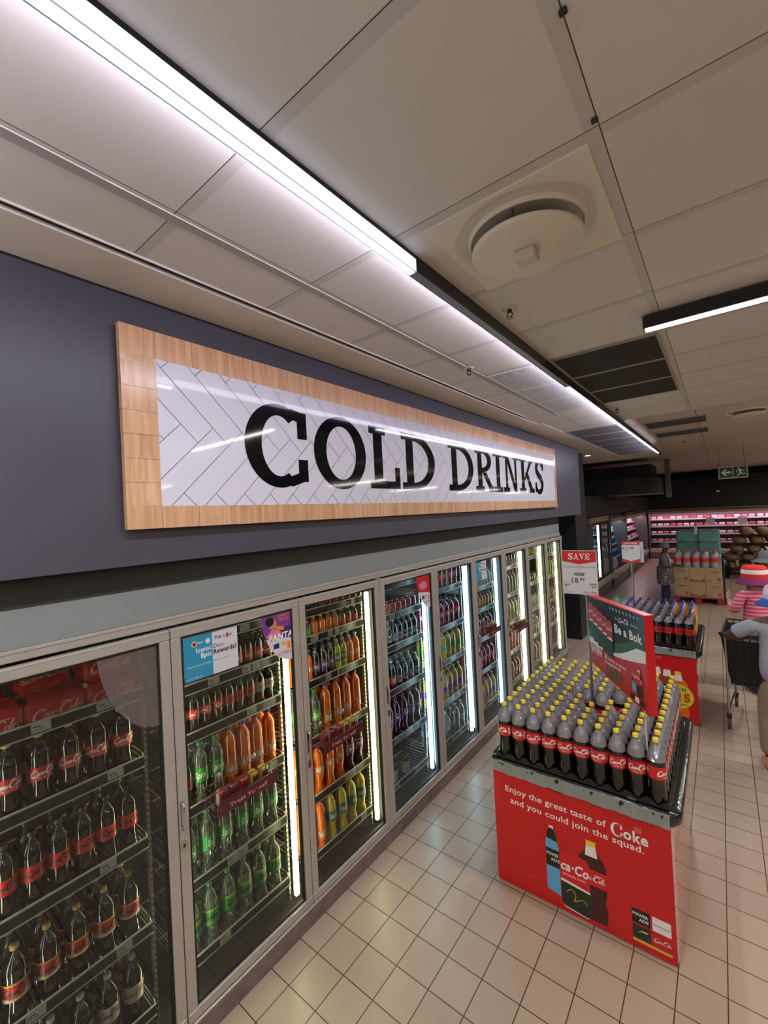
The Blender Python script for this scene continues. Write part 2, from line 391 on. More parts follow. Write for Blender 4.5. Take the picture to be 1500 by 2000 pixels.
# bulkhead wall over the coolers
wl = MB(); wl.box(-2.030, XW, -4, 8.05, 2.245, ZC-0.014, M_wall); wl.box(-3.4, -2.11, -4, 8.05, 2.245, ZC-0.014, M_wall); wl.box(XW-0.001, XW+0.001, -4, 8.05, ZC-0.022, ZC-0.012, M_gap)
struct(wl, 'wall_left')
struct(MB().box(-2.035, -2.0305, 0.05, 7.05, 2.128, 2.244, mat('dark_grey_band', (44, 44, 43), 0.6)), 'trim_5')  # dark grey band between the bulkhead and the header panel
struct(MB().box(-3.4, -2.033, -4, 0.05, 0, 2.244, M_wall), 'wall_left_lower')
# dark column past the coolers
struct(MB().box(-2.7, -2.05, 8.14, 8.9, 0, ZC-0.013, M_navy, 0.006), 'wall_column')
# far walls
struct(MB().box(-3.6, 6.2, 22.3, 22.4, 0, ZB, M_black), 'wall_back')
struct(MB().box(6.2, 6.3, -4, 26, 0, ZB, mat('aisle_brown', (56, 50, 47), 0.7, noise=0.2, nscale=2)), 'wall_right')
struct(MB().box(-3.62, -3.42, 8.0, 22.3, 0, ZB, M_black), 'wall_far_left')
struct(MB().box(-3.6, 6.2, -4.1, -4.0, 0, ZB, M_plaster), 'wall_front')

# fascia over the back refrigerators
fb = MB(); fb.box(-2.6, 6.2, 21.3, 22.3, 2.02, 3.28, M_black); fb.box(-2.6, 6.2, 21.2, 21.3, 2.0, 2.06, mat('fascia_lip', (120, 96, 78), 0.5))
struct(fb, 'wall_back_fascia')
fl = MB(); fl.box(-3.4, -2.35, 9.0, 21.3, 2.12, 2.6, M_black)
struct(fl, 'wall_side_fascia')
# projecting canopy with a rounded end
def canopy():
    mb = MB(); pts = []
    x0, x1, y0, y1 = -3.3, -1.22, 12.6, 14.2
    n = 14; r = 0.75
    pts = [(x0, y0)]+[(x1-r+r*math.sin(i/n*PI/2), y0+r-r*math.cos(i/n*PI/2)) for i in range(n+1)]+[(x1, y1), (x0, y1)]
    fn = lambda u, v, w=0: (u, v, w)
    mb.prism(pts, lambda u, v, w: (u, v, 2.62+w), 0.42, M_black)
    mb.prism([(a, b+0.08) if b < y1 else (a, b) for a, b in pts], lambda u, v, w: (u, v, 2.60+w), 0.02, mat('canopy_soffit', (150, 132, 128), 0.6))
    mb.box(x0, x1-0.15, y0+0.5, y1, 3.04, 3.39, M_black)
    return mb
struct(canopy(), 'wall_canopy')
struct(MB().box(-1.18, -1.06, 14.2, 14.4, 2.5, ZB, mat('grey_column', (112, 106, 108), 0.5)), 'trim_3')

# ================================================================== LINEAR LIGHTS
def glow(name, c, e):
    return mat(name, c, 0.4, emit=e)
M_lamp_cool = glow('lamp_diffuser_cool', (238, 240, 255), E_STRIP)
M_lamp_wash = glow('lamp_side_slot', (232, 226, 255), E_WASH)
M_lamp_warm = glow('lamp_diffuser_neutral', (248, 246, 250), E_STRIP)
M_housing = mat('lamp_housing_black', (26, 26, 32), 0.35)
M_housing_g = mat('lamp_housing_grey', (112, 110, 122), 0.4)
def area(parent, loc, sx, sy, watts, col):
    l = bpy.data.lights.new('lamp_light', 'AREA'); l.shape = 'RECTANGLE'; l.size = sx; l.size_y = sy; l.energy = watts; l.color = col
    o = bpy.data.objects.new('lamp_light', l); C.objects.link(o); o.parent = parent; o.location = loc
    return o
def wall_strip(y0, y1, lit, label, wide=False):
    t = thing('linear_light', label, 'ceiling light', (-0.905, y0, ZC), group=None)
    n = y1-y0
    h = MB(); h.box(-0.018, 0.02, 0, n, -0.063, 0, M_housing); h.box(-0.020, 0.0205, 0, n, -0.0655, -0.063, M_housing_g); h.build('housing', t)
    s = MB(); s.box(-0.024, -0.019, 0.004, n-0.004, -0.062, -0.018, M_lamp_wash); s.build('side_diffuser', t)
    if lit:
        d = MB(); d.box(-0.013, 0.015, 0.006, n-0.012, -0.0695, -0.0655, M_lamp_cool, 0.002); d.build('diffuser', t)
        if wide: w_ = MB(); w_.box(0.0195, 0.0225, 0.006, n-0.012, -0.066, -0.018, glow('lamp_side_lens', (196, 212, 246), 1.7), 0.001); w_.build('side_lens', t)
        ar = area(t, (0.001, n/2, -0.075), 0.028, n-0.02, A_CEIL*n/2.0, (0.9, 0.92, 1.0))
    return t
wall_strip(-1.6, 1.418, True, 'long bright strip light nearest the camera, above the left wall', True)
wall_strip(1.42, 3.578, False, 'strip light with dark underside, between the two bright strips over the sign')
wall_strip(3.58, 6.6, True, 'bright strip light running past the white grilles')
wall_strip(6.605, 9.85, True, 'last bright strip light in the row, ending near the black fascia')
def cross_strip(x0, x1, y, z, label, watts=None, up=0.0, col=None):
    if up: z -= 0.38
    t = thing('linear_light', label, 'ceiling light', (x0, y, z)); n = x1-x0
    h = MB(); h.box(0, n, -0.03, 0.03, -0.075, -0.012, M_housing); h.box(0.25, 0.29, -0.012, 0.012, -0.012, 0, M_housing); h.box(n-0.29, n-0.25, -0.012, 0.012, -0.012, 0, M_housing); h.build('housing', t)
    d = MB(); d.box(0.008, n-0.008, -0.022, 0.022, -0.082, -0.0752, M_lamp_warm, 0.002); d.build('diffuser', t)
    ar = area(t, (n/2, 0, -0.088), n-0.02, 0.05, (watts or A_CEIL)*n, SUN_WARM)
    if up:                                   # uplight on drop rods, added on unseen fixtures to brighten the ceiling
        for q in (.2, n-.2): MB().lathe([(.004, 0), (.004, .38)], (q, 0, 0), M_housing, n=6).build('added_drop_rod', t)
        MB().box(0.01, n-0.01, -0.022, 0.022, -0.012, -0.008, M_lamp_warm).build('added_uplight', t)
        ua = area(t, (n/2, 0, -0.004), n-0.02, 0.05, up*n, col or SUN_WARM); ua.rotation_euler = (PI, 0, 0)
    return t
cross_strip(-0.285, 1.3, 2.72, ZC, 'black strip light crossing the ceiling at the right edge')
# unseen strip fixtures added to brighten the shop; some also light the ceiling
cross_strip(1.9, 3.6, 2.72, ZC, 'added black strip light to the right of the aisle, outside the view', up=11)
cross_strip(0.3, 2.0, -0.4, ZC, 'added unseen strip light behind the camera', up=10)
cross_strip(-1.9, -.5, -0.9, ZC, 'added unseen strip light over the cooler end behind the camera', 8, up=36, col=(.92, .90, 1.0))
cross_strip(-0.3, 1.4, -2.6, ZC, 'added unseen strip light at the back of the aisle behind the camera')
cross_strip(2.6, 4.4, 0.8, ZC, 'added unseen strip light over the next aisle')
for i, (x, y) in enumerate([(1.3, 6.6), (2.2, 10.0), (2.2, 14.0), (2.0, 18.0)]):
    cross_strip(x, x+1.6, y, ZB, ['added unseen strip light over the aisle behind the shoppers', 'added unseen strip light above the pallets', 'added unseen strip light above the potato bags', 'added unseen strip light near the meat fridges'][i], A_CEIL*2.6, up=9)

# ================================================================== CEILING FITTINGS
M_diff = mat('painted_metal_cream', (214, 204, 186), 0.55)
M_dark = mat('dark_void', (38, 36, 34), 0.8)
def diffuser(loc, label, s=1.0, group=None):
    t = thing('round_air_diffuser', label, 'air vent', loc, group=group)
    p = MB(); hw = 0.272*s; n = 40; ro = 0.258*s
    # square plate with a round hole
    vs = []; fs = []
    for k in range(n):
        a = 2*PI*k/n; c_, s_ = math.cos(a), math.sin(a); q = hw/max(abs(c_), abs(s_))
        vs += [(c_*q, s_*q, -0.004), (c_*ro, s_*ro, -0.004)]
    for k in range(n): j = (k+1) % n; fs.append((2*k, 2*k+1, 2*j+1, 2*j))
    p.add(vs, fs, M_diff); p.add([(x, y, z) for x, y, z in [(-hw, -hw, 0), (hw, -hw, 0), (hw, hw, 0), (-hw, hw, 0), (-hw, -hw, -.004), (hw, -hw, -.004), (hw, hw, -.004), (-hw, hw, -.004)]], [(0, 1, 5, 4), (1, 2, 6, 5), (2, 3, 7, 6), (3, 0, 4, 7)], M_diff)
    p.lathe([(ro, -0.004), (ro*0.93, -0.001), (0.215*s, 0.012), (0.202*s, -0.012), (0.196*s, -0.014), (0.196*s, 0.07)], (0, 0, 0), M_diff, n=40, capb=False, capt=False)
    p.build('plate', t)
    MB().lathe([(0.0, 0.066), (0.196*s, 0.066)], (0, 0, 0), M_dark, n=30, capb=False, capt=False).build('duct', t)
    d = MB(); d.lathe([(0.0, -0.062), (0.185*s, -0.062), (0.196*s, -0.058), (0.197*s, -0.048), (0.185*s, -0.044), (0.0, -0.044)], (0, 0, 0), M_diff, n=44, capb=False, capt=False); d.build('disc', t)
    MB().box(-0.036, 0.036, -0.03, 0.03, -0.10, -0.062, mat('sensor_box', (196, 180, 164), 0.5), 0.003).build('sensor_box', t)
    for a in (35, 155, 275):
        MB().tube([(0.165*math.cos(math.radians(a)), 0.165*math.sin(math.radians(a)), -0.046), (0.165*math.cos(math.radians(a)), 0.165*math.sin(math.radians(a)), 0.06)], 0.004, mat('steel', (150, 150, 150), 0.3, 1.0)).build('hanger_rod', t)
    return t
diffuser((-0.517, 1.585, ZC), 'large round cream air diffuser with a small box at its centre')
diffuser((0.62, 3.3, ZC), 'round air diffuser at the right edge below the crossing strip light', 0.8)
diffuser((0.35, 7.6, ZB), 'round air diffuser beyond the ceiling step', 0.9)
def grille(x0, x1, y0, y1, z, tone, label, along='y', n=22, group='egg-crate air grilles in the ceiling'):
    t = thing('air_grille', label, 'air vent', ((x0+x1)/2, (y0+y1)/2, z), group=None)
    w, h = x1-x0, y1-y0; mf, ms, mb_ = tone
    f = MB()
    for a, b, c_, d in ((-w/2, w/2, -h/2, -h/2+.014), (-w/2, w/2, h/2-.014, h/2), (-w/2, -w/2+.012, -h/2+.014, h/2-.014), (w/2-.012, w/2, -h/2+.014, h/2-.014)): f.box(a, b, c_, d, -0.008, 0, mf)
    f.build('frame', t)
    MB().box(-w/2+.012, w/2-.012, -h/2+.014, h/2-.014, -0.0012, -0.0002, mb_).build('backing', t)
    s = MB()
    for k in range(n):
        if along == 'y': x = -w/2+.012+(w-.024)*(k+.5)/n; s.box(x-.0035, x+.0035, -h/2+.014, h/2-.014, -0.007, -0.0012, ms)
        else: y = -h/2+.014+(h-.028)*(k+.5)/n; s.box(-w/2+.012, w/2-.012, y-.0035, y+.0035, -0.007, -0.0012, ms)
    s.build('slats', t)
    return t
g_white = (mat('grille_white', (206, 200, 198), 0.6), mat('grille_white', 0), mat('grille_back', (70, 62, 60), 0.9))
g_soot = (mat('grille_sooty_frame', (158, 146, 128), 0.7), mat('grille_sooty', (66, 60, 54), 0.7), mat('grille_soot_back', (40, 36, 33), 0.9, noise=0.5, nscale=3))
g_far = (mat('grille_far', (150, 146, 150), 0.7), mat('grille_far2', (130, 126, 132), 0.7), mat('grille_back', 0))
for k in range(3):
    y = 3.03+k*0.562
    grille(-1.335, -0.94, y, y+.555, ZC-.001, g_white, ['nearest', 'middle', 'farthest'][k]+' of the three white slatted grilles beside the strip light', 'y', 26)
    grille(-0.87, -0.247, y, y+.555, ZC-.001, g_soot, ['nearest', 'middle', 'farthest'][k]+' of the three soot-blackened grilles right of the strip light', 'x', 26)
for k in range(6):
    y = 6.1+k*0.66
    grille(-1.60, -0.96, y, y+.62, ZC-.001, g_far, 'grey ceiling panel left of the far strip light, %s from the near end' % ORD[k], 'x', 8)
for k in range(3):
    y = 6.15+k*1.25
    grille(-0.84, -0.1, y, y+.6, ZB-.001, g_soot if k == 0 else (g_far[0], mat('grille_dull', (104, 96, 92), 0.8), g_soot[2]), 'dull grille beyond the ceiling step, %s from the step' % ORD[k], 'x', 14)
def sprinkler(x, y, z, label):
    t = thing('sprinkler_head', label, 'sprinkler', (x, y, z)); a = mat('sprinkler_ring', (200, 192, 180), 0.4); b = mat('sprinkler_metal', (60, 54, 48), 0.35, 0.8)
    MB().lathe([(0.036, 0), (0.036, -0.004), (0.012, -0.009), (0.011, -0.004)], (0, 0, 0), a, n=24, capb=False).build('escutcheon', t)
    h = MB(); h.lathe([(0.010, -0.006), (0.012, -0.02), (0.007, -0.024)], (0, 0, 0), b, n=12)
    for s_ in (-1, 1): h.tube([(0.010*s_, 0, -0.02), (0.014*s_, 0, -0.034), (0.004*s_, 0, -0.048)], 0.0028, b, 6)
    h.lathe([(0.0155, -0.048), (0.0155, -0.051)], (0, 0, 0), b, n=16); h.build('frame', t)
sprinkler(-0.785, 2.10, ZC, 'dark sprinkler head on a pale ring behind the round diffuser')
sprinkler(-0.81, 5.08, ZC, 'small sprinkler head beyond the sooty grilles')
sprinkler(-1.335, 2.74, ZC-.006, 'small sprinkler head left of the strip light beside the white grilles')
sprinkler(-0.62, 7.4, ZB, 'sprinkler head beyond the ceiling step')
sprinkler(-0.50, 10.2, ZB, 'sprinkler head far along the ceiling above the canopy')
dl = thing('downlight', 'small round recessed downlight beyond the end of the left wall', 'ceiling light', (-2.05, 9.3, ZC-.013))
MB().lathe([(0.07, 0), (0.07, -0.006), (0.055, -0.006), (0.05, 0)], (0, 0, 0), M_trimw, n=24, capb=False, capt=False).build('ring', dl)
MB().lathe([(0.0, -0.003), (0.05, -0.003)], (0, 0, 0), M_lamp_warm, n=20, capb=False, capt=False).build('lens', dl)
bolt = lambda x, y, z, l: MB().box(x-.008, x+.008, y-.006, y+.006, z-.01, z, M_dark, 0.002).build('ceiling_clip', label=l, cat='clip')
bolt(-0.205, 0.93, ZC-.0005, 'small dark clip at the top edge of the ceiling joint')
bolt(-0.212, 1.24, ZC-.0005, 'small dark clip where the ceiling joints meet')

# ================================================================== COLD DRINKS SIGN
XS = -1.885
def wood_mat(nm, vert):
    m = bpy.data.materials.new(nm); m.use_nodes = True; nt = m.node_tree; N = nt.nodes; L = nt.links; b = N['Principled BSDF']
    b.inputs['Roughness'].default_value = 0.22; b.inputs['Specular IOR Level'].default_value = 0.55
    tc = N.new('ShaderNodeTexCoord'); mp = N.new('ShaderNodeMapping'); mp.inputs['Scale'].default_value = (6, 34, 2.2); L.new(tc.outputs['Object'], mp.inputs[0])
    # a different offset for every block of the print
    sp = N.new('ShaderNodeSeparateXYZ'); L.new(tc.outputs['Object'], sp.inputs[0])
    fl_ = []
    for ax, d, o_ in ((1, 0.165, 0.862), (2, 0.1 if vert else 3.0, 2.395)):
        s0 = N.new('ShaderNodeMath'); s0.operation = 'SUBTRACT'; L.new(sp.outputs[ax], s0.inputs[0]); s0.inputs[1].default_value = o_
        n = N.new('ShaderNodeMath'); n.operation = 'DIVIDE'; L.new(s0.outputs[0], n.inputs[0]); n.inputs[1].default_value = d
        f_ = N.new('ShaderNodeMath'); f_.operation = 'FLOOR'; L.new(n.outputs[0], f_.inputs[0]); fl_.append(f_)
    cb = N.new('ShaderNodeCombineXYZ'); L.new(fl_[0].outputs[0], cb.inputs[0]); L.new(fl_[1].outputs[0], cb.inputs[1])
    wn = N.new('ShaderNodeTexWhiteNoise'); L.new(cb.outputs[0], wn.inputs['Vector'])
    sc = N.new('ShaderNodeVectorMath'); sc.operation = 'SCALE'; L.new(wn.outputs['Color'], sc.inputs[0]); sc.inputs['Scale'].default_value = 7
    ad = N.new('ShaderNodeVectorMath'); L.new(mp.outputs[0], ad.inputs[0]); L.new(sc.outputs[0], ad.inputs[1])
    n1 = N.new('ShaderNodeTexNoise'); n1.inputs['Scale'].default_value = 1.0; n1.inputs['Detail'].default_value = 7; n1.inputs['Distortion'].default_value = 0.8; L.new(ad.outputs[0], n1.inputs['Vector'])
    r = N.new('ShaderNodeValToRGB'); e = r.color_ramp; e.elements[0].position = 0.32; e.elements[0].color = (*lin((198, 148, 106)), 1); e.elements[1].position = 0.66; e.elements[1].color = (*lin((222, 180, 140)), 1)
    L.new(n1.outputs['Fac'], r.inputs[0])
    mx = N.new('ShaderNodeMix'); mx.data_type = 'RGBA'; mx.blend_type = 'MULTIPLY'; L.new(r.outputs[0], mx.inputs[6])
    cr_ = N.new('ShaderNodeMapRange'); cr_.inputs[3].default_value = 0.93; cr_.inputs[4].default_value = 1.06; L.new(wn.outputs['Value'], cr_.inputs[0])
    cc = N.new('ShaderNodeCombineColor')
    for i in range(3): L.new(cr_.outputs[0], cc.inputs[i])
    L.new(cc.outputs[0], mx.inputs[7]); mx.inputs[0].default_value = 1.0
    L.new(mx.outputs[2], b.inputs['Base Color']); return m
M_wood = wood_mat('laminate_wood', False); M_woodv = wood_mat('laminate_wood_ends', True)
M_seam = mat('seam', (120, 84, 60), 0.5)
M_signw = mat('sign_white', (222, 222, 232), 0.05, spec=0.22)
M_signk = mat('sign_black', (16, 16, 20), 0.06, spec=0.22)
M_groove = mat('sign_groove', (150, 150, 158), 0.4)
sg = thing('wall_sign', 'long COLD DRINKS sign with black letters on white herringbone and wooden border', 'sign', (XS, 0, 0))
Y0, Y1, Z0, Z1 = 0.722, 6.54, 2.395, 3.243
y0, y1, z0, z1 = 0.862, 6.45, 2.489, 3.125
fr = MB(); fn = frame((0, 0, 0), (0, 1, 0), (0, 0, 1))    # u along y, v up, normal +x
for a, b, c_, d in ((Y0, Y1, z1, Z1), (Y0, Y1, Z0, z0)): fr.box(-0.028, 0, a, b, c_, d, M_wood)
for a, b, c_, d in ((Y0, y0, z0, z1), (y1, Y1, z0, z1)): fr.box(-0.028, 0, a, b, c_, d, M_woodv)
k = 0
yy = y0
while yy < Y1-.05:
    for c_, d in ((z1, Z1), (Z0, z0)): fr.rect(yy-.0009, yy+.0009, c_, d, fn, M_seam, 0.0006)
    yy += 0.165
zz = z0+.1
while zz < z1-.04:
    for a, b in ((Y0, y0), (y1, Y1)): fr.rect(a, b, zz-.0007, zz+.0007, fn, M_seam, 0.0006)
    zz += 0.1
fr.build('wooden_border', sg)
pn = MB(); pn.box(-0.028, 0.0, y0, y1, z0, z1, M_signw)
# herringbone joints, clipped to the white field
def clip(p, q):
    t0, t1 = 0.0, 1.0; d = (q[0]-p[0], q[1]-p[1])
    for a, lo, hi in ((0, y0, y1), (1, z0, z1)):
        if abs(d[a]) < 1e-9:
            if not lo <= p[a] <= hi: return None
            continue
        u, v = (lo-p[a])/d[a], (hi-p[a])/d[a]
        if u > v: u, v = v, u
        t0 = max(t0, u); t1 = min(t1, v)
    if t1-t0 < 1e-4: return None
    return (p[0]+d[0]*t0, p[1]+d[1]*t0), (p[0]+d[0]*t1, p[1]+d[1]*t1)
Wd, Ln = 0.11, 0.44; q2 = math.sqrt(0.5)
rot = lambda a, b: (y0+0.02+(a+b)*q2, z0-0.02+(b-a)*q2)
def plank_lines():
    for k_ in range(-40, 60):
        for j_ in range(-10, 12):
            yield ((k_+8*j_)*Wd, k_*Wd, Ln, Wd); yield ((k_+4+8*j_)*Wd, (k_-3)*Wd, Wd, Ln)
seen = set()
for bx, by, lw, lh in plank_lines():
    c4 = [(bx, by), (bx+lw, by), (bx+lw, by+lh), (bx, by+lh)]
    for e in range(4):
        p, q = c4[e], c4[(e+1) % 4]
        key = tuple(sorted([(round(p[0], 3), round(p[1], 3)), (round(q[0], 3), round(q[1], 3))]))
        if key in seen: continue
        seen.add(key); P, Q = rot(*p), rot(*q)
        if max(P[0], Q[0]) < y0 or min(P[0], Q[0]) > y1 or max(P[1], Q[1]) < z0 or min(P[1], Q[1]) > z1: continue
        r = clip(P, Q)
        if not r: continue
        (a, b), (c_, d) = r; l = math.hypot(c_-a, d-b); nx, ny = -(d-b)/l*.0011, (c_-a)/l*.0011
        pn.shape([(a-nx, b-ny), (c_-nx, d-ny), (c_+nx, d+ny), (a+nx, b+ny)], fn, M_groove, 0.0005)
pn.build('white_panel', sg)
spec = [('C', 1.285, 1.705), ('O', 1.757, 2.232), ('L', 2.272, 2.620), ('D', 2.652, 3.13), ('D', 3.362, 3.85), ('R', 3.892, 4.315), ('I', 4.325, 4.56), ('N', 4.585, 5.05), ('K', 5.075, 5.585), ('S', 5.615, 5.975)]
for sp_ in spec:
    lt = MB(); slabword(lt, [sp_], 0.437, 0.098, 0.054, 2.592, fn, M_signk, 0.0010); lt.build('letter', sg)

# ================================================================== BOTTLES
M_cola = mat('cola', (18, 9, 8), 0.06, spec=0.5, coat=0.6)
M_pet = clear('clear_pet', (240, 238, 242), (206, 202, 212), 0.34, 1.62, 0.04)
M_petg = clear('green_tint_pet', (222, 234, 226), (126, 140, 132), 0.30, 1.5, 0.05)
M_petc = clear('clear_pet_shaded', (214, 214, 214), (56, 60, 58), 0.20, 1.5, 0.04)  # same clear plastic, colour darkened for the dim cooler interior
M_red = mat('label_red', (206, 30, 34), 0.32)
M_redd = mat('can_red', (196, 26, 30), 0.25, spec=0.6)
M_white = mat('print_white', (236, 234, 232), 0.4)
M_cream = mat('print_cream', (214, 198, 150), 0.4)
M_silver = mat('label_silver', (178, 172, 170), 0.35)
M_yel = mat('cap_yellow', (232, 204, 46), 0.35)
M_amb = mat('cap_amber', (186, 150, 82), 0.4)
M_gold = mat('print_gold', (222, 178, 60), 0.4)
M_blk = mat('print_black', (22, 22, 24), 0.35)
M_capw = mat('cap_white', (214, 214, 214), 0.35)
M_capb = mat('cap_blue', (44, 46, 138), 0.35)
M_capg = mat('cap_green', (40, 130, 74), 0.35)
M_orange = mat('orange_drink', (240, 108, 22), 0.12, spec=0.6)
M_orlab = mat('label_orange', (246, 128, 30), 0.3)
M_pine = mat('pineapple_drink', (206, 184, 30), 0.12, spec=0.6)
M_juice = mat('mango_drink', (222, 170, 60), 0.12, spec=0.6)
M_grape = mat('grape_drink', (30, 12, 34), 0.10, spec=0.6)
M_purp = mat('label_purple', (126, 62, 150), 0.3)
M_green = mat('label_green', (34, 152, 70), 0.3)
M_greend = mat('label_dark_green', (30, 104, 62), 0.3)
M_lime = mat('print_lime', (170, 206, 50), 0.35)
M_berry = mat('berry_drink', (128, 24, 44), 0.12, spec=0.6)
M_tea = mat('amber_drink', (120, 66, 34), 0.12, spec=0.6)
M_gdrink = mat('green_drink', (36, 130, 58), 0.12, spec=0.6)
M_navyl = mat('label_navy', (30, 42, 104), 0.3)
M_blued = mat('blue_drink', (30, 84, 150), 0.12, spec=0.6)
M_alu = mat('can_aluminium', (190, 190, 194), 0.25, 1.0)

def coke_prof(H, R):
    p = [(.62, 0), (.92, .012), (1.0, .04), (.99, .12), (.90, .22), (.86, .30), (.93, .38), (1.0, .43), (1.0, .62), (1.0, .66), (1.0, .70), (.94, .75), (.77, .805), (.54, .855), (.36, .89), (.28, .905), (.255, .915), (.255, .93), (.31, .932), (.31, .938), (.255, .94)]
    return [(r*R, z*H) for r, z in p]
def fanta_prof(H, R):
    p = [(.6, 0), (.92, .012), (1.0, .05), (.97, .14), (.80, .24), (.84, .32), (.98, .40), (1.0, .46), (1.0, .56), (.94, .63), (.97, .70), (.93, .77), (.72, .84), (.42, .89), (.28, .915), (.26, .93), (.31, .932), (.31, .938), (.26, .94)]
    return [(r*R, z*H) for r, z in p]
def plain_prof(H, R):
    p = [(.7, 0), (.95, .01), (1.0, .03), (1.0, .2), (.97, .3), (1.0, .36), (1.0, .62), (1.0, .68), (.9, .76), (.62, .84), (.36, .89), (.28, .915), (.27, .93), (.32, .932), (.32, .938), (.27, .94)]
    return [(r*R, z*H) for r, z in p]
PROTO = {}
def make_kind(key, name, H, R, prof, liquid, fill, air, capm, lab=None, n=20):
    """lab: (z0, z1, material, draw function)"""
    pr = prof(H, R); b = MB()
    prl = []
    # insert the liquid level into the profile
    out = []; fz = fill*H
    for i, (r, z) in enumerate(pr):
        if out and out[-1][1] < fz < z:
            a = out[-1]; t = (fz-a[1])/(z-a[1]); out.append((a[0]+(r-a[0])*t, fz))
        out.append((r, z))
    lv = [z for r, z in out]; li = next((i for i, z in enumerate(lv) if abs(z-fz) < 1e-6), 99)
    b.lathe(out, (0, 0, 0), liquid, n=n, capt=False, mf=lambda i: liquid if i < li else air)
    if li < 99: b.lathe([(out[li][0]*.99, fz), (0, fz+.0003)], (0, 0, 0), liquid, n=n, capb=False, capt=False, smooth=False)
    cp = MB(); rc = R*.335 if R > .04 else R*.40
    cp.lathe([(rc*.85, H*.942), (rc*1.03, H*.944), (rc*1.03, H*.955), (rc, H*.957), (rc, H*.994), (rc*.92, H), (0, H)], (0, 0, 0), capm, n=14, capb=False, capt=False)
    ml = None
    if lab:
        z0, z1, lm, draw = lab; l = MB(); rl = R*1.008
        l.lathe([(rl, z0*H), (rl, z1*H)], (0, 0, 0), lm, n=24, capb=False, capt=False)
        if draw: draw(l, cylmap(rl+.0004, z0*H), (z1-z0)*H, rl)
        ml = l.mesh('label')
    PROTO[key] = (name, b.mesh(name), cp.mesh('cap'), ml, H, R)
def d_cola(l, fn, h, R, m=None, band_m=None, bot=None):
    m = m or M_white
    l.polys(script_cola(R*2.3, -R*1.18, h*.36, 2, 1.55), fn, m, .0003)
    for s_ in (-1,):
        l.polys([[(u+R*PI*.98*s_*-1, v) for u, v in p] for p in script_cola(R*2.3, -R*1.18, h*.36, 2, 1.55)], fn, m, .0003)
    l.text('ORIGINAL TASTE', 0, h*.14, h*.16, fn, m, .0003, 'C', fit=R*1.1)
    l.rect(R*1.3, R*1.62, h*.18, h*.8, fn, m, .0003, 2); 
    for i in range(4): l.rect(R*1.34, R*1.58, h*(.25+.12*i), h*(.30+.12*i), fn, M_blk, .0006)
    if bot: l.rect(-R*PI, R*PI, 0, h*.2, fn, bot, .0002, 24)
    if band_m: l.rect(-R*PI, R*PI, h*.9, h, fn, band_m, .0002, 24)
def d_zero(l, fn, h, R): d_cola(l, fn, h, R, M_blk, M_gold, M_cream)
def d_redk(l, fn, h, R): d_cola(l, fn, h, R, M_blk)
def d_light(l, fn, h, R):
    l.polys(script_cola(R*2.1, -R*1.05, h*.4, 2, 1.25), fn, mat('print_red', (150, 34, 40), 0.4), .0003)
    l.rect(-R*PI, R*PI, h*.9, h, fn, M_cream, .0002, 24)
def d_word(txt, m, band_m=None, sz=.62, sh=.25, bold=.03, back=None):
    def f(l, fn, h, R):
        if back: l.disc(0, h*.5, R*1.0, h*.36, fn, back, .0002, 16)
        for o in (0, PI*R): l.text(txt, o, h*.3, h*sz, fn, m, .0004, 'C', fit=R*1.75, shear=sh, bold=bold)
        if band_m: l.rect(-R*PI, R*PI, h*.88, h, fn, band_m, .0002, 24)
    return f
mk = make_kind
mk('cola2', 'cola_bottle', .288, .0418, coke_prof, M_cola, .72, M_petc, M_yel, (.40, .58, M_red, d_cola))
mk('colaD', 'cola_bottle', .338, .0440, coke_prof, M_cola, .675, M_pet, M_yel, (.41, .605, M_red, d_cola))
mk('cola2r', 'cola_bottle', .288, .0398, coke_prof, M_cola, .70, M_petc, mat('cap_dark', (40, 30, 30), 0.4), (.40, .60, mat('label_scarlet', (226, 44, 34), 0.32), d_redk))
mk('zero2', 'cola_bottle', .288, .0418, coke_prof, M_cola, .70, M_petc, M_amb, (.38, .60, M_red, d_zero))
mk('light2', 'cola_bottle', .288, .0418, coke_prof, M_cola, .70, M_petc, M_silver, (.38, .62, M_silver, d_light))
mk('cola5', 'cola_bottle', .232, .0310, coke_prof, M_cola, .74, M_petc, M_yel, (.42, .62, M_red, d_cola), 16)
mk('cola5k', 'cola_bottle', .232, .0310, coke_prof, M_cola, .74, M_petc, M_blk, (.42, .64, M_red, d_redk), 16)
mk('light5', 'cola_bottle', .232, .0310, coke_prof, M_cola, .74, M_petc, M_capw, (.42, .64, M_silver, d_light), 16)
mk('cola3', 'cola_bottle', .190, .029, coke_prof, M_cola, .74, M_petc, M_blk, (.30, .62, M_redd, d_cola), 16)
mk('cola0', 'cola_bottle', .128, .029, plain_prof, M_cola, .74, M_pet, M_blk, (.10, .55, M_redd, d_cola), 16)
mk('cola4', 'cola_bottle', .148, .029, coke_prof, M_cola, .74, M_petc, M_capw, (.30, .62, M_redd, None), 16)
mk('sprite4', 'lemon_lime_bottle', .148, .029, coke_prof, M_petg, .74, M_petg, M_capg, (.2, .55, M_green, None), 16)
mk('green3', 'cream_soda_bottle', .118, .040, plain_prof, M_gdrink, .8, M_gdrink, M_capg, (.2, .6, M_greend, None), 16)
mk('sprite2', 'lemon_lime_bottle', .318, .0398, coke_prof, M_petg, .76, M_petg, M_capg, (.40, .62, M_green, d_word('Sprite', M_white)))
mk('spritez', 'lemon_lime_bottle', .306, .0418, coke_prof, M_petg, .76, M_petg, M_capg, (.38, .62, M_green, d_word('Sprite', M_blk, M_lime)))
mk('sprite5', 'lemon_lime_bottle', .20, .030, coke_prof, M_petg, .76, M_petg, M_capg, (.25, .55, M_green, d_word('Sprite', M_white)), 16)
dF = d_word('FANTA', M_white, None, .66, .1, .05, M_navyl)
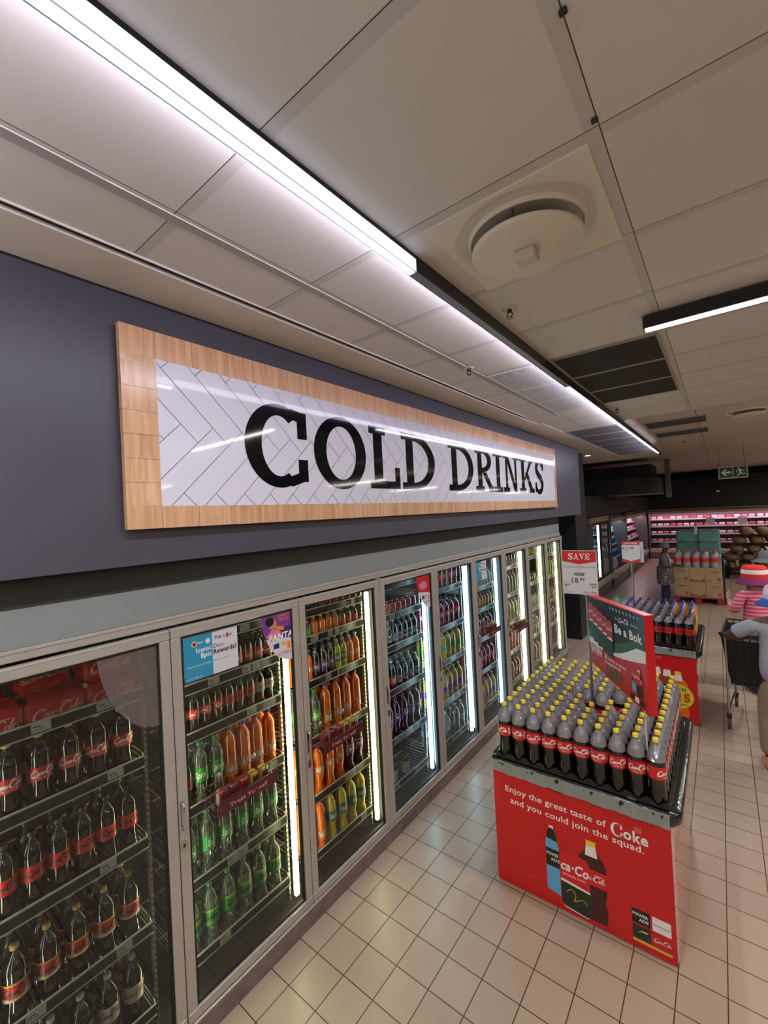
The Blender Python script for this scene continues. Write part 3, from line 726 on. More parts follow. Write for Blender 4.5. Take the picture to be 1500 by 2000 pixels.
mk('orange2', 'orange_soda_bottle', .325, .0398, fanta_prof, M_orange, .86, M_orange, M_capb, (.22, .44, M_orlab, dF))
mk('orange2m', 'orange_soda_bottle', .322, .0418, fanta_prof, M_orange, .86, M_orange, M_capb, (.44, .64, M_orlab, dF))
mk('orange5', 'orange_soda_bottle', .230, .0310, plain_prof, M_orange, .84, M_pet, M_capw, (.36, .56, M_orlab, dF), 16)
mk('orange3', 'orange_soda_bottle', .148, .030, plain_prof, M_orange, .84, M_pet, M_capw, None, 16)
mk('grape2', 'grape_soda_bottle', .322, .0418, fanta_prof, M_grape, .88, M_pet, M_capb, (.44, .64, M_purp, d_word('FANTA', M_white, M_gold, .5, .1, .05)))
mk('grape5', 'grape_soda_bottle', .230, .0310, plain_prof, M_grape, .84, M_pet, M_capb, (.34, .58, M_purp, d_word('FANTA', M_white, None, .5, .1, .05)), 16)
mk('pine2', 'pineapple_soda_bottle', .318, .0418, fanta_prof, M_pine, .90, M_pine, mat('cap_teal', (30, 96, 84), 0.4), (.42, .64, M_greend, d_word('FANTA', M_white, None, .5, .1, .05)))
mk('pine5', 'pineapple_soda_bottle', .230, .0310, plain_prof, M_pine, .82, M_pet, M_capw, (.36, .60, M_greend, dF), 16)
mk('tonic5', 'tonic_bottle', .225, .034, plain_prof, M_cola, .72, M_pet, M_capw, (.28, .52, mat('label_pale', (186, 200, 200), 0.4), d_word('MIX', M_navyl)), 16)
mk('iron5', 'berry_soda_bottle', .250, .034, plain_prof, M_grape, .78, M_pet, M_capw, (.28, .52, mat('label_orange_red', (232, 92, 30), 0.4), d_word('BREW', M_white)), 16)
mk('dark3', 'energy_drink_bottle', .150, .031, plain_prof, M_cola, .8, M_pet, M_blk, (.3, .5, M_navyl, None), 16)
mk('green2', 'cream_soda_bottle', .30, .045, plain_prof, M_gdrink, .8, M_petg, M_capg, (.35, .58, M_greend, None), 16)
mk('berry2', 'berry_soda_bottle', .278, .044, coke_prof, M_berry, .8, M_pet, M_navyl, (.40, .62, mat('label_pink', (206, 66, 110), 0.35), d_word('RED', M_white)), 16)
mk('juice2', 'mango_juice_bottle', .295, .044, plain_prof, M_juice, .84, M_pet, M_capw, (.30, .50, M_purp, None), 16)
mk('lemon2', 'lemon_drink_bottle', .30, .045, plain_prof, mat('lemon_drink', (204, 196, 60), 0.15), .84, M_pet, M_capg, (.34, .55, mat('label_lime', (120, 176, 60), 0.35), None), 16)
mk('water2', 'water_bottle', .275, .044, plain_prof, M_pet, .8, M_pet, M_capw, (.38, .56, mat('label_sky', (150, 190, 206), 0.35), None), 16)
mk('whitecan', 'milk_drink_bottle', .21, .032, plain_prof, mat('milk_drink', (206, 206, 200), 0.3), .84, M_capw, M_greend, (.2, .5, mat('label_mint', (150, 190, 170), 0.4), None), 14)
mk('redbot', 'red_juice_bottle', .19, .032, plain_prof, mat('red_juice', (170, 30, 40), 0.15), .84, M_pet, M_yel, (.3, .6, M_gold, None), 14)
mk('colaB', 'cola_bottle', .345, .0440, coke_prof, M_cola, .76, M_pet, M_blk, (.42, .60, M_red, d_word('ZERO', M_blk)))
mk('teaB', 'iced_tea_bottle', .335, .0430, plain_prof, M_tea, .74, M_pet, M_blk, (.36, .60, M_amb, None))
mk('spriteB', 'lemon_lime_bottle', .338, .0440, coke_prof, M_petg, .70, M_pet, M_capg, (.40, .6, M_green, d_word('Sprite', M_white)))
mk('orangeB', 'orange_soda_bottle', .338, .0440, fanta_prof, mat('mango_soda', (240, 150, 30), 0.15), .80, M_pet, M_capb, (.40, .60, M_yel, None))
mk('blueB', 'cola_bottle', .338, .0440, coke_prof, M_cola, .70, M_pet, M_capb, (.40, .6, M_navyl, None))
# can
def mk_can():
    b = MB(); b.lathe([(.026, 0), (.031, .006), (.033, .012), (.033, .104), (.027, .114)], (0, 0, 0), M_redd, n=18, capt=False)
    b.polys(script_cola(.075, -.036, .05, 2, 1.2), cylmap(.0334), M_white, .0002)
    c_ = MB(); c_.lathe([(.027, .114), (.0275, .117), (.025, .1165), (.024, .113), (0, .113)], (0, 0, 0), M_alu, n=18, capb=False, capt=False)
    c_.box(-.004, .004, -.012, .006, .1135, .1155, M_alu)
    PROTO['can'] = ('drink_can', b.mesh('drink_can'), c_.mesh('lid'), None, .117, .033)
mk_can()
def put(key, x, y, z, rz, label, group, cat=None, simple=False):
    name, bm_, cm, lm, H, R = PROTO[key]
    o = obj(name, bm_, None, (x, y, z), rz, label, cat or ('can' if key == 'can' else 'bottle'), group)
    c_ = obj('cap' if key != 'can' else 'lid', cm, o)
    if lm: obj('label', lm, o)
    return o
DESC = {'cola2': 'yellow-capped cola bottle', 'cola2r': 'scarlet-labelled cola bottle', 'zero2': 'cola bottle with yellow-edged label', 'light2': 'silver-labelled cola bottle', 'cola5': 'small yellow-capped cola bottle',
    'cola5k': 'small dark-capped cola bottle', 'light5': 'small silver-labelled cola bottle', 'cola3': 'short red-labelled cola bottle', 'cola0': 'stubby red-labelled cola bottle', 'cola4': 'short white-capped cola bottle', 'sprite4': 'short clear green-labelled bottle', 'green3': 'short green drink bottle', 'sprite2': 'clear bottle with green label', 'spritez': 'clear bottle with lime-edged label', 'sprite5': 'small clear green-labelled bottle',
    'orange2': 'large orange soda bottle', 'orange2m': 'wavy orange soda bottle', 'orange5': 'small orange soda bottle', 'orange3': 'short orange soda bottle', 'grape2': 'purple-labelled grape soda bottle', 'grape5': 'small grape soda bottle', 'pine2': 'yellow soda bottle',
    'pine5': 'small yellow soda bottle', 'tonic5': 'dark bottle with pale label', 'iron5': 'dark bottle with orange label', 'dark3': 'slim dark bottle', 'green2': 'green drink bottle', 'berry2': 'dark red drink bottle', 'juice2': 'yellow juice bottle', 'lemon2': 'pale green drink bottle',
    'water2': 'clear water bottle', 'whitecan': 'white drink bottle', 'redbot': 'small red juice bottle', 'can': 'red drink can'}

# ================================================================== COOLERS
XD = -2.0
M_frame = mat('door_aluminium', (180, 174, 164), 0.40, 0.35, noise=0.03)
M_frameL = mat('edge_aluminium', (206, 200, 194), 0.3, 0.5)
M_gask = mat('gasket', (20, 20, 22), 0.6)
M_head = mat('header_grey_green', (130, 137, 136), 0.5, noise=0.02)
M_kick = mat('scuffed_kick_plate', (122, 110, 106), 0.42, 0.35, noise=0.22, nscale=14)
M_inner = mat('cooler_lining', (22, 23, 23), 0.7)
M_wire = mat('white_wire', (186, 186, 182), 0.35, 0.3)
M_rail = mat('price_rail', (32, 34, 40), 0.3, 0.15)
M_railL = mat('price_rail_lip', (202, 200, 194), 0.35, 0.2)
M_tag = mat('price_ticket', (206, 206, 196), 0.5)
M_up = mat('slotted_upright', (120, 116, 110), 0.4, 0.5)
M_chrome = mat('chrome', (190, 188, 186), 0.12, 1.0)
M_glass = clear('door_glass', (226, 234, 230), (200, 200, 200), 0.0, 1.52, 0.012, 1.0)
M_ledy = glow('cooler_tube_yellow', (252, 248, 190), E_LED)
M_ledb = glow('cooler_tube_blue', (186, 232, 252), E_LED)
M_ledw = glow('cooler_tube_white', (252, 250, 226), E_LED)
DY0, DP = 0.154, 0.7665
SH = {1: [1.677, 1.372, 1.007, .623, .256], 2: [1.847, 1.615, 1.377, 1.022, .663, .301], 3: [1.824, 1.654, 1.373, 1.011, .644, .293],
      4: [1.86, 1.617, 1.366, 1.020, .639, .288], 5: [1.692, 1.331, 1.012, .642, .275], 6: [1.577, 1.341, 1.02, .676, .30],
      7: [1.70, 1.36, 1.02, .66, .29], 8: [1.74, 1.38, 1.02, .66, .29], 9: [1.70, 1.36, 1.0, .64, .29]}
FILL = {
 1: [['pack'], ['cola2']*6, ['cola2r']*7, ['zero2']*6, ['light2']*6],
 2: [['cola0']*9, ['cola3']*9, ['cola5']*4+['cola5k']*3+['light5']*2, ['cola2r']*1+['sprite2']*2+['orange2']*4, ['sprite2']*6, ['spritez']*6],
 3: [['dark3']*3+['cola4']*6, ['sprite4']*2+['orange3']*4+['cola4']*3, ['orange5']*2+['grape5']*3+['pine5']*2+['orange5']*2, ['sprite2']*2+['orange2']*4, ['orange2m']*4+['grape2']*2, ['orange2']*2+['pine2']*4],
 4: [['green3']*6, ['can']*8, ['tonic5']*8, ['iron5']*3+['tonic5']*4, ['grape2']*6, []],
 5: [['berry2']*6, ['berry2']*6, ['lemon2']*6, ['juice2']*6, ['water2']*6],
 6: [['whitecan']*8, ['redbot']*8, ['berry2']*6, ['berry2']*6, ['juice2']*6],
 7: [['tonic5']*7, ['green2']*6, ['lemon2']*6, ['orange2m']*6, ['berry2']*6],
 8: [['redbot']*8, ['dark3']*8, ['whitecan']*8, ['water2']*6, ['berry2']*5],
 9: [['water2']*6, ['lemon2']*6, ['redbot']*7, ['berry2']*5, []]}
def shelf_mesh(w):
    m = MB()                                        # wire deck, 0.6 deep behind x = 0
    for k in range(int(w/.035)+1): m.box(-.6, -.006, k*w/int(w/.035)-.0018, k*w/int(w/.035)+.0018, -.004, 0, M_wire)
    for x in (-.6, -.3, -.012): m.box(x-.003, x+.003, 0, w, -.010, -.004, M_wire)
    for s_ in (0, w):
        m.tube([(-.6, s_, .05), (-.02, s_, .05), (-.008, s_, .04), (-.006, s_, 0)], .0028, M_wire, 6)
        m.tube([(-.6, s_, .025), (-.01, s_, .025)], .002, M_wire, 6)
    return m.mesh('shelf')
def rail_mesh(w):
    m = MB(); m.box(0, .004, 0, w, -.004, .044, M_rail); m.box(.0, .009, 0, w, .040, .047, M_railL, .0015); m.box(.0, .008, 0, w, -.007, -.001, M_railL, .0015)
    return m.mesh('price_rail')
SW = DP-.145
shelf_me, rail_me = shelf_mesh(SW), rail_mesh(SW)
up_m = MB(); up_m.box(-.012, .012, -.006, .006, .13, 1.9, M_up)
for k in range(60): up_m.box(.0121, .0128, -.0045, .0045, .16+k*.0285, .16+k*.0285+.012, M_gask)
up_me = up_m.mesh('slotted_upright')
def tag_mesh():
    m = MB(); m.box(0, .0012, 0, .062, 0, .036, M_tag); fn = frame((.0014, 0, 0), (0, 1, 0), (0, 0, 1))
    m.rect(.005, .03, .022, .026, fn, M_blk); m.text('13.99', .006, .006, .016, fn, M_blk); return m.mesh('price_ticket')
tag_me = tag_mesh()
def led_mesh(m_): 
    a = MB(); a.box(-.013, .013, -.014, .014, .16, 1.84, m_, .004); return a.mesh('light_tube')
leds = {'y': led_mesh(M_ledy), 'b': led_mesh(M_ledb), 'w': led_mesh(M_ledw)}
LEDK = {1: None, 2: 'y', 3: 'y', 4: 'b', 5: 'b', 6: 'b', 7: 'w', 8: 'y', 9: 'y'}
def door_frame_mesh():
    w = DP-.010; f = .046; m = MB()
    m.box(-.034, 0, 0, w, 0, f, M_frame, .004); m.box(-.034, 0, 0, w, 1.80-f, 1.80, M_frame, .004)
    m.box(-.034, -.0005, 0, f, f, 1.80-f, M_frame, .004); m.box(-.034, -.0005, w-f, w, f, 1.80-f, M_frame, .004)
    m.box(-.001, .0012, .004, w-.004, 1.792, 1.796, M_frameL); m.box(-.001, .0012, f-.006, w-f+.006, f-.004, f-.001, M_frameL)
    return m.mesh('door'), w, f
door_me, dw, dfm = door_frame_mesh()
def gasket_mesh():
    m = MB(); a, b, t = dfm, dw-dfm, .012
    for q in ((a, b, dfm, dfm+t), (a, b, 1.80-dfm-t, 1.80-dfm), (a, a+t, dfm+t, 1.80-dfm-t), (b-t, b, dfm+t, 1.80-dfm-t)): m.box(-.028, -.012, q[0], q[1], q[2], q[3], M_gask)
    return m.mesh('gasket')
gask_me = gasket_mesh()
glass_me = MB().poly([(-.018, dfm-.004, dfm-.004), (-.018, dw-dfm+.004, dfm-.004), (-.018, dw-dfm+.004, 1.80-dfm+.004), (-.018, dfm-.004, 1.80-dfm+.004)], M_glass).mesh('glass_pane')
def handle_mesh():
    m = MB(); m.tube([(.002, .014, .0), (.016, .014, .004), (.020, .014, .02), (.020, .014, .1), (.016, .014, .116), (.002, .014, .12)], .0045, M_chrome, 8)
    m.box(0, .003, .006, .022, -.006, .126, M_chrome, .001); return m.mesh('handle')
def lock_mesh():
    m = MB(); m.box(0, .006, .004, .026, 0, .045, M_chrome, .002); fn = frame((.0063, .015, .022), (0, 1, 0), (0, 0, 1)); m.disc(0, 0, .006, .008, fn, M_gask); return m.mesh('lock')
hand_me, lock_me = handle_mesh(), lock_mesh()
ORDD = {i: ORD[i-1] for i in range(1, 15)}
for unit in range(3):
    ya = DY0+unit*3*DP; yb = ya+3*DP
    t = thing('glass_door_cooler', ['nearest three-door drinks cooler, warm tubes and cola bottles inside', 'middle three-door drinks cooler glowing blue-white inside', 'farthest three-door drinks cooler beside the dark column'][unit], 'cooler', (XD, ya, 0), group=None)
    kp = MB(); kp.box(-.05, -.004, 0, 3*DP, 0, .104, M_kick, .004); kp.box(-.06, -.001, 0, 3*DP, .104, .118, M_frameL, .002); kp.build('kick_plate', t)
    hd = MB(); hd.box(-.10, -.032, 0, 3*DP, 1.985, 2.40, M_head); hd.box(-.06, -.022, 0, 3*DP, 1.940, 1.984, M_frame, .003); hd.box(-.03, -.019, 0, 3*DP, 1.972, 1.976, M_frameL); hd.build('header_panel', t)
    cs = MB()
    cs.box(-1.2, -1.18, 0, 3*DP, 0, 1.98, M_inner); cs.box(-1.2, -.05, 0, 3*DP, .02, .1, M_inner); cs.box(-1.2, -.05, 0, 3*DP, 1.94, 1.98, M_gask)
    for yy in (0, 3*DP-.012): cs.box(-1.2, -.05, yy, yy+.012, .1, 1.94, M_inner)
    for k in range(4):
        yy = k*DP; a, b = max(0, yy-.022), min(3*DP, yy+.022); cs.box(-.075, -.036, a, b, .1, 1.94, M_gask)
    cs.build('cabinet', t)
    ms = MB()
    ms.box(-.035, .001, 0, .010, .118, 1.94, M_frame, .002); ms.build('end_mullion', t)
    MB().box(-.035, .001, 3*DP-.010, 3*DP, .118, 1.94, M_frame, .002).build('end_mullion', t)
    for j in range(3):
        d = unit*3+j+1; y = j*DP+.005
        if j == 0: y += .006
        if j == 2: y -= .006
        dr = obj('door', door_me, t, (0, y, .128)); obj('gasket', gask_me, dr); obj('glass_pane', glass_me, dr)
        obj('handle', hand_me, dr, (0, 0, .885)); obj('lock', lock_me, dr, (0, 0, .79))
        ys = j*DP+.055
        for z in SH[d]:
            s_ = obj('shelf', shelf_me, t, (-.106, ys, z-.045)); obj('price_rail', rail_me, s_, (0, 0, 0))
            r_ = random.Random(int(z*1000)+d)
            for q in range(r_.choice((1, 2, 2, 3))): obj('price_ticket', tag_me, s_, (.0045, .06+r_.random()*(SW-.16), .003))
        for yy in (ys-.015, ys+SW+.014): obj('slotted_upright', up_me, t, (-.135, yy, 0))
        k_ = LEDK[d]
        if k_:
            obj('light_tube', leds[k_], t, (-.098, (j+1)*DP-.046, 0), label='glowing light tube')
        obj('light_tube', leds[k_ or 'w'], t, (-.098, j*DP+.040, 0), label='glowing light tube')
    # stock
    for j in range(3):
        d = unit*3+j+1; ysw = ya+j*DP+.055; rows = 2 if d <= 5 else 1
        for si, (z, kinds) in enumerate(zip(SH[d], FILL[d])):
            if not kinds or kinds[0] == 'pack': continue
            n = len(kinds); zz = z-.045
            for rw in range(rows):
                for q, kk in enumerate(kinds):
                    R = PROTO[kk][5]
                    yy = ysw+.012+(SW-.03)*(q+.5)/n
                    xx = XD-.118-R-rw*(2*R+.012)
                    r_ = random.Random(d*1000+si*100+rw*20+q)
                    put(kk, xx+r_.uniform(-.003, .003), yy+r_.uniform(-.001, .001), zz+.0004, PI/2+r_.uniform(-.5, .5),
                        '%s, %s from left, %s row, %s shelf of %s cooler door' % (DESC[kk], ORD[q], ['front', 'back'][rw], ORD[si], ORD[d-1]), '%s bottles on cooler shelves' % DESC[kk].replace(' bottle', ''))
# six-packs of red cans on the top shelf of the first door
def pack(y, z, x, label):
    t = thing('can_six_pack', label, 'six-pack', (x, y, z), 0, 'shrink-wrapped packs of red cans')
    b = MB(); 
    cans = MB()
    for i in range(3):
        for j in range(2): cans.lathe([(.03, .002), (.033, .01), (.033, .104), (.027, .114), (0, .112)], (-.033-.066*j, -.066+.066*i, 0), M_redd, n=14, capt=False)
    cans.build('cans', t)
    w = MB(); w.box(-.136, .002, -.1005, .1005, .0, .119, clear('shrink_wrap_red', (236, 90, 90), (200, 26, 30), 0.86, 1.45, 0.12), .014)
    fn = frame((.0026, 0, 0), (0, 1, 0), (0, 0, 1)); w.polys(script_cola(.17, -.085, .04, 3, 1.1), fn, mat('print_pink', (226, 170, 160), 0.4)); w.build('wrap', t)
zt = SH[1][0]-.045+.0005
for i, (yy, lv, dx) in enumerate([(.317, 0, 0), (.521, 0, 0), (.725, 0, 0), (.725, 1, -.02), (.521, 1, -.15), (.317, 0, -.15), (.521, 0, -.15), (.725, 0, -.15)]):
    pack(yy, zt+lv*.1205, XD-.116+dx, ['front six-pack of red cans, leftmost on the top shelf', 'front six-pack of red cans, second from left on the top shelf', 'front six-pack of red cans, rightmost on the top shelf', 'six-pack of red cans stacked on the rightmost front pack',
        'six-pack of red cans stacked on the rear middle pack', 'rear six-pack of red cans behind the leftmost front pack', 'rear six-pack of red cans behind the middle front pack', 'rear six-pack of red cans behind the rightmost front pack'][i])
# buckets at the bottom of the fourth door
for i, yy in enumerate((2.62, 2.74, 2.9)):
    t = thing('plastic_tub', ['beige tub standing at the left', 'beige tub in the middle', 'beige tub at the right'][i]+' on the bottom shelf of the fourth cooler door', 'tub', (XD-.2, yy, SH[4][5]-.0445), 0)
    a = MB(); a.lathe([(.042, 0), (.052, .09), (.054, .092), (.054, .1)], (0, 0, 0), mat('tub_beige', (176, 160, 136), 0.5), n=20, capt=False); a.lathe([(0, .1), (.05, .1)], (0, 0, 0), M_tea, n=20, capb=False, capt=False); a.build('tub', t)
    MB().tube([(0, -.053, .09), (0.02, -.04, .12), (.03, 0, .13), (0.02, .04, .12), (0, .053, .09)], .002, M_wire, 6).build('bail', t)

# ------------------------------------------------------------------ posters on the glass
XP = XD-.0172+.0030
M_pblue = mat('poster_blue', (46, 140, 176), 0.3); M_pwhite = mat('poster_white', (206, 206, 212), 0.3); M_ink = mat('poster_ink', (34, 36, 52), 0.4)
def rewards(y0, y1, z0, z1, label):
    t = thing('rewards_poster', label, 'poster', (XP, y0, z0)); w, h = y1-y0, z1-z0; fn = frame((.0012, 0, 0), (0, 1, 0), (0, 0, 1))
    p = MB(); p.box(0, .001, 0, w*.51, 0, h, M_pblue); p.box(0, .001, w*.51, w, 0, h, M_pwhite)
    p.disc(w*.19, h*.83, w*.05, w*.05, fn, M_white); p.disc(w*.19, h*.83, w*.043, w*.043, fn, mat('logo_orange', (214, 116, 40), 0.4), .0003); p.disc(w*.19, h*.825, w*.022, w*.02, fn, M_blk, .0006)
    p.text('FNB', w*.255, h*.81, w*.05, fn, M_white); p.disc(w*.43, h*.83, w*.045, w*.045, fn, M_white); p.disc(w*.43, h*.83, w*.03, w*.03, fn, M_pblue, .0003); p.disc(w*.43, h*.83, w*.022, w*.022, fn, M_white, .0006)
    p.text("Pick n Pay", w*.56, h*.82, w*.085, fn, M_ink, fit=w*.33, bold=.02); p.rect(w*.775, w*.815, h*.79, h*.9, fn, M_red, .0003)
    p.text('Iconic', w*.49, h*.615, w*.112, fn, M_white, al='R', bold=.02); p.text('Duo', w*.53, h*.615, w*.112, fn, M_ink)
    p.text('Epic', w*.49, h*.475, w*.112, fn, M_white, al='R', bold=.03); p.text('Rewards!', w*.525, h*.475, w*.115, fn, M_ink, bold=.03, fit=w*.44)
    p.text('Shop now with Smart Shopper', w*.49, h*.31, w*.035, fn, M_white, al='R'); p.text('double your rewards', w*.53, h*.31, w*.035, fn, M_ink)
    p.text('Terms and conditions apply', w*.03, h*.05, w*.025, fn, M_white); p.build('printed_sheet', t)
rewards(.986, 1.272, 1.657, 1.864, 'blue and white Iconic Duo poster on the second cooler door')
rewards(4.046, 4.300, 1.670, 1.864, 'small blue and white poster on the sixth cooler door')
def wobbler(y1, z1, w, h, label, fanta=True):
    t = thing('corner_sticker', label, 'sticker', (XP, y1, z1)); fn = frame((.0008, 0, 0), (0, 1, 0), (0, 0, 1))
    n = 12; edge = [(-w*math.cos(PI/2*i/n), -h*math.sin(PI/2*i/n)**1.1) for i in range(n+1)]
    m1 = mat('sticker_purple', (120, 62, 136), 0.3) if fanta else mat('sticker_redp', (190, 40, 44), 0.3); p = MB()
    p.shape([(0, 0)]+edge, fn, M_pwhite, 0)
    up = [e for e in edge if e[1] > -h*.56]; p.shape([(0, 0)]+up+[(0, -h*.56)], fn, m1, .0003)
    if fanta:
        skin = mat('print_skin', (196, 132, 96), 0.4); p.disc(-w*.62, -h*.2, w*.13, h*.10, fn, skin, .0006); p.disc(-w*.72, -h*.14, w*.14, h*.09, fn, M_blk, .0009)
        p.shape([(-w*.85, -h*.42), (-w*.62, -h*.28), (-w*.4, -h*.34), (-w*.3, -h*.5), (-w*.7, -h*.54)], fn, mat('print_pink2', (206, 120, 150), 0.4), .0006)
        p.shape([(-w*.56, -h*.24), (-w*.25, -h*.30), (-w*.25, -h*.37), (-w*.5, -h*.31)], fn, M_orlab, .0009)
        p.disc(-w*.14, -h*.42, w*.22, h*.12, fn, mat('print_indigo', (60, 40, 100), 0.4), .0006)
        p.text('GRAB A', -w*.06, -h*.09, w*.11, fn, M_orlab, .0009, 'R'); p.text('SNACK', -w*.06, -h*.17, w*.11, fn, M_orlab, .0009, 'R')
        p.text('FANTA', -w*.36, -h*.53, w*.24, fn, M_white, .0012, 'C', bold=.04, shear=.1)
    else:
        p.disc(-w*.5, -h*.3, w*.3, h*.12, fn, mat('print_pink2', 0), .0006)
    p.rect(-w*.62, -w*.44, -h*.70, -h*.6, fn, M_navyl, .0006); p.rect(-w*.36, -w*.2, -h*.68, -h*.6, fn, M_gold, .0006); p.rect(-w*.16, -w*.05, -h*.76, -h*.62, fn, M_orlab, .0006)
    p.text('COMBO', -w*.05, -h*.85, w*.12, fn, M_red, .0006, 'R'); p.build('printed_sheet', t)
wobbler(1.625, 1.876, .205, .285, 'purple and orange soda sticker in the corner of the second cooler door')
wobbler(3.150, 1.876, .200, .285, 'red food sticker in the top corner of the fourth cooler door', False)
t = thing('sticker_sleeve', 'empty cloudy plastic sleeve in the top corner of the first cooler door', 'plastic sleeve', (XP, .868, 1.876))
MB().shape([(0, 0)]+[(-.235*math.cos(PI/2*i/12), -.36*math.sin(PI/2*i/12)**1.2) for i in range(13)], frame((.001, 0, 0), (0, 1, 0), (0, 0, 1)), clear('cloudy_film', (210, 205, 200), (170, 156, 150), 0.28, 1.3, 0.2)).build('film', t)

# ------------------------------------------------------------------ candy racks hung on the doors
M_rkw = mat('rack_wire', (70, 40, 36), 0.4, 0.4); M_brown = mat('rack_board', (74, 26, 30), 0.4)
def rack(y0, z0, label, tx='Treat Yo’ self', w=.36):
    t = thing('treat_rack', label, 'rack', (XD+.004, y0, z0)); fn = frame((.098, 0, 0), (0, 1, 0), (0, 0, 1))
    b = MB()
    for z in (0, .05, .105): b.tube([(.008, 0, z), (.095, 0, z), (.095, w, z), (.008, w, z)], .002, M_rkw, 6, closed=True)
    for k in range(15): 
        y = w*k/14; b.tube([(.008, y, .105), (.008, y, 0), (.095, y, 0), (.095, y, .105)], .0013, M_rkw, 5)
    b.tube([(.006, w*.35, .105), (.006, w*.42, .19), (.006, w*.58, .19), (.006, w*.65, .105)], .002, M_rkw, 6)
    b.build('basket', t)
    p = MB(); p.box(.0965, .098, .01, w-.01, -.012, .045, M_brown); p.text(tx, w*.5, .006, .028, fn, mat('print_taupe', (190, 150, 140), 0.4), .0004, 'C', fit=w*.6, bold=.01); p.build('sign_strip', t)
    for s_ in (.08, w-.08): MB().lathe([(.016, 0), (.012, .004), (.006, .012)], (0, 0, 0), clear('suction_cup', (220, 220, 220), (180, 180, 180), .3), n=14).build('suction_cup', t).matrix_local = Matrix.Translation((-.003, s_, .12)) @ Matrix.Rotation(PI/2, 4, 'Y')
    cols = [(104, 24, 30), (84, 20, 28), (128, 34, 36), (150, 124, 44), (156, 134, 50)]
    for k in range(5):
        q = obj('chocolate_bar', None, None, (XD+.03, y0+.04+k*(w-.07)/5, z0+.004), 0, '%s chocolate bar, %s from the left in the rack on the %s cooler door' % ('yellow-wrapped' if k > 2 else 'red-wrapped', ORD[k], 'second' if y0 < 1.5 else ('third' if y0 < 2.5 else 'sixth' if y0 < 4.6 else 'seventh')), 'chocolate bar', 'chocolate bars in the hanging racks')
        m = MB(); m.box(0, .045, 0, .045, 0, .080, mat('wrapper_%d' % k, cols[k], 0.3), .008); m.box(.0445, .0457, .006, .039, .03, .06, M_brown); m.build('wrapper', q)
rack(1.045, 1.045, 'dark treat rack hanging outside the second cooler door')
rack(1.722, 1.020, 'dark treat rack hanging outside the third cooler door')
rack(4.03, 1.13, 'dark treat rack hanging outside the sixth cooler door', w=.3)
rack(4.80, 0.98, 'dark treat rack hanging outside the seventh cooler door', w=.36)
# end cap of the cooler run: wrapped edge strip
ec = thing('edge_strip', 'crumpled clear film hanging at the far end of the coolers', 'plastic film', (XD-.03, DY0+9*DP+.012, 1.06))
e = MB(); pts = [[(0.012*math.sin(i*1.7+j), .03*j+.01*math.sin(i*.9), i*.06) for j in range(4)] for i in range(15)]
for i in range(14):
    for j in range(3): e.add([pts[i][j], pts[i][j+1], pts[i+1][j+1], pts[i+1][j]], [(0, 1, 2, 3)], clear('film_clear', (226, 226, 226), (206, 206, 206), 0.35, 1.5, 0.1))
e.build('film', ec)
# ================================================================== PROMOTIONAL BINS
M_bin = mat('bin_red_print', (196, 26, 28), 0.30, spec=0.45, noise=0.03, nscale=4)
M_binside = mat('bin_side_red', (186, 40, 42), 0.10, spec=0.6, coat=1.0)
M_rim = mat('rim_dark_plastic', (30, 36, 34), 0.16, spec=0.6, bump=0.35, bscale=14)
M_wrap = clear('crinkled_wrap', (216, 224, 218), (176, 188, 182), 0.55, 1.5, 0.12)
M_crate = mat('crate_black', (17, 17, 19), 0.35)
M_steelp = mat('sign_pole_steel', (150, 148, 150), 0.3, 0.9)
def rrect(x0, x1, y0, y1, r, n=6):
    out = []
    for cx, cy, a0 in ((x1-r, y0+r, -90), (x1-r, y1-r, 0), (x0+r, y1-r, 90), (x0+r, y0+r, 180)):
        for i in range(n+1):
            a = math.radians(a0+90*i/n); out.append((cx+r*math.cos(a), cy+r*math.sin(a)))
    return out
BX0, BX1 = -1.246, -0.272
def bottle_pic(p, fn, x, y, h, w, liquid, label, cap, o=.0004, word=True):
    pf = [(.18, .93), (.20, .86), (.42, .78), (.5, .68), (.5, .42), (.44, .3), (.5, .12), (.44, 0)]
    p.shape([(x+a*w, y+b*h) for a, b in pf][::-1]+[(x-a*w, y+b*h) for a, b in pf], fn, liquid, o)
    p.shape([(x-.17*w, y+.93*h), (x+.17*w, y+.93*h), (x+.17*w, y+h), (x-.17*w, y+h)], fn, cap, o+.0002)
    p.shape([(x-.22*w, y+.80*h), (x+.22*w, y+.80*h), (x+.17*w, y+.93*h), (x-.17*w, y+.93*h)], fn, M_white, o+.0002)
    p.shape([(x-.5*w, y+.44*h), (x+.5*w, y+.44*h), (x+.5*w, y+.64*h), (x-.5*w, y+.64*h)], fn, label, o+.0002)
    if word: p.polys(script_cola(w*.95, x-w*.48, y+.50*h, 3, 1.1), fn, M_white, o+.0004)
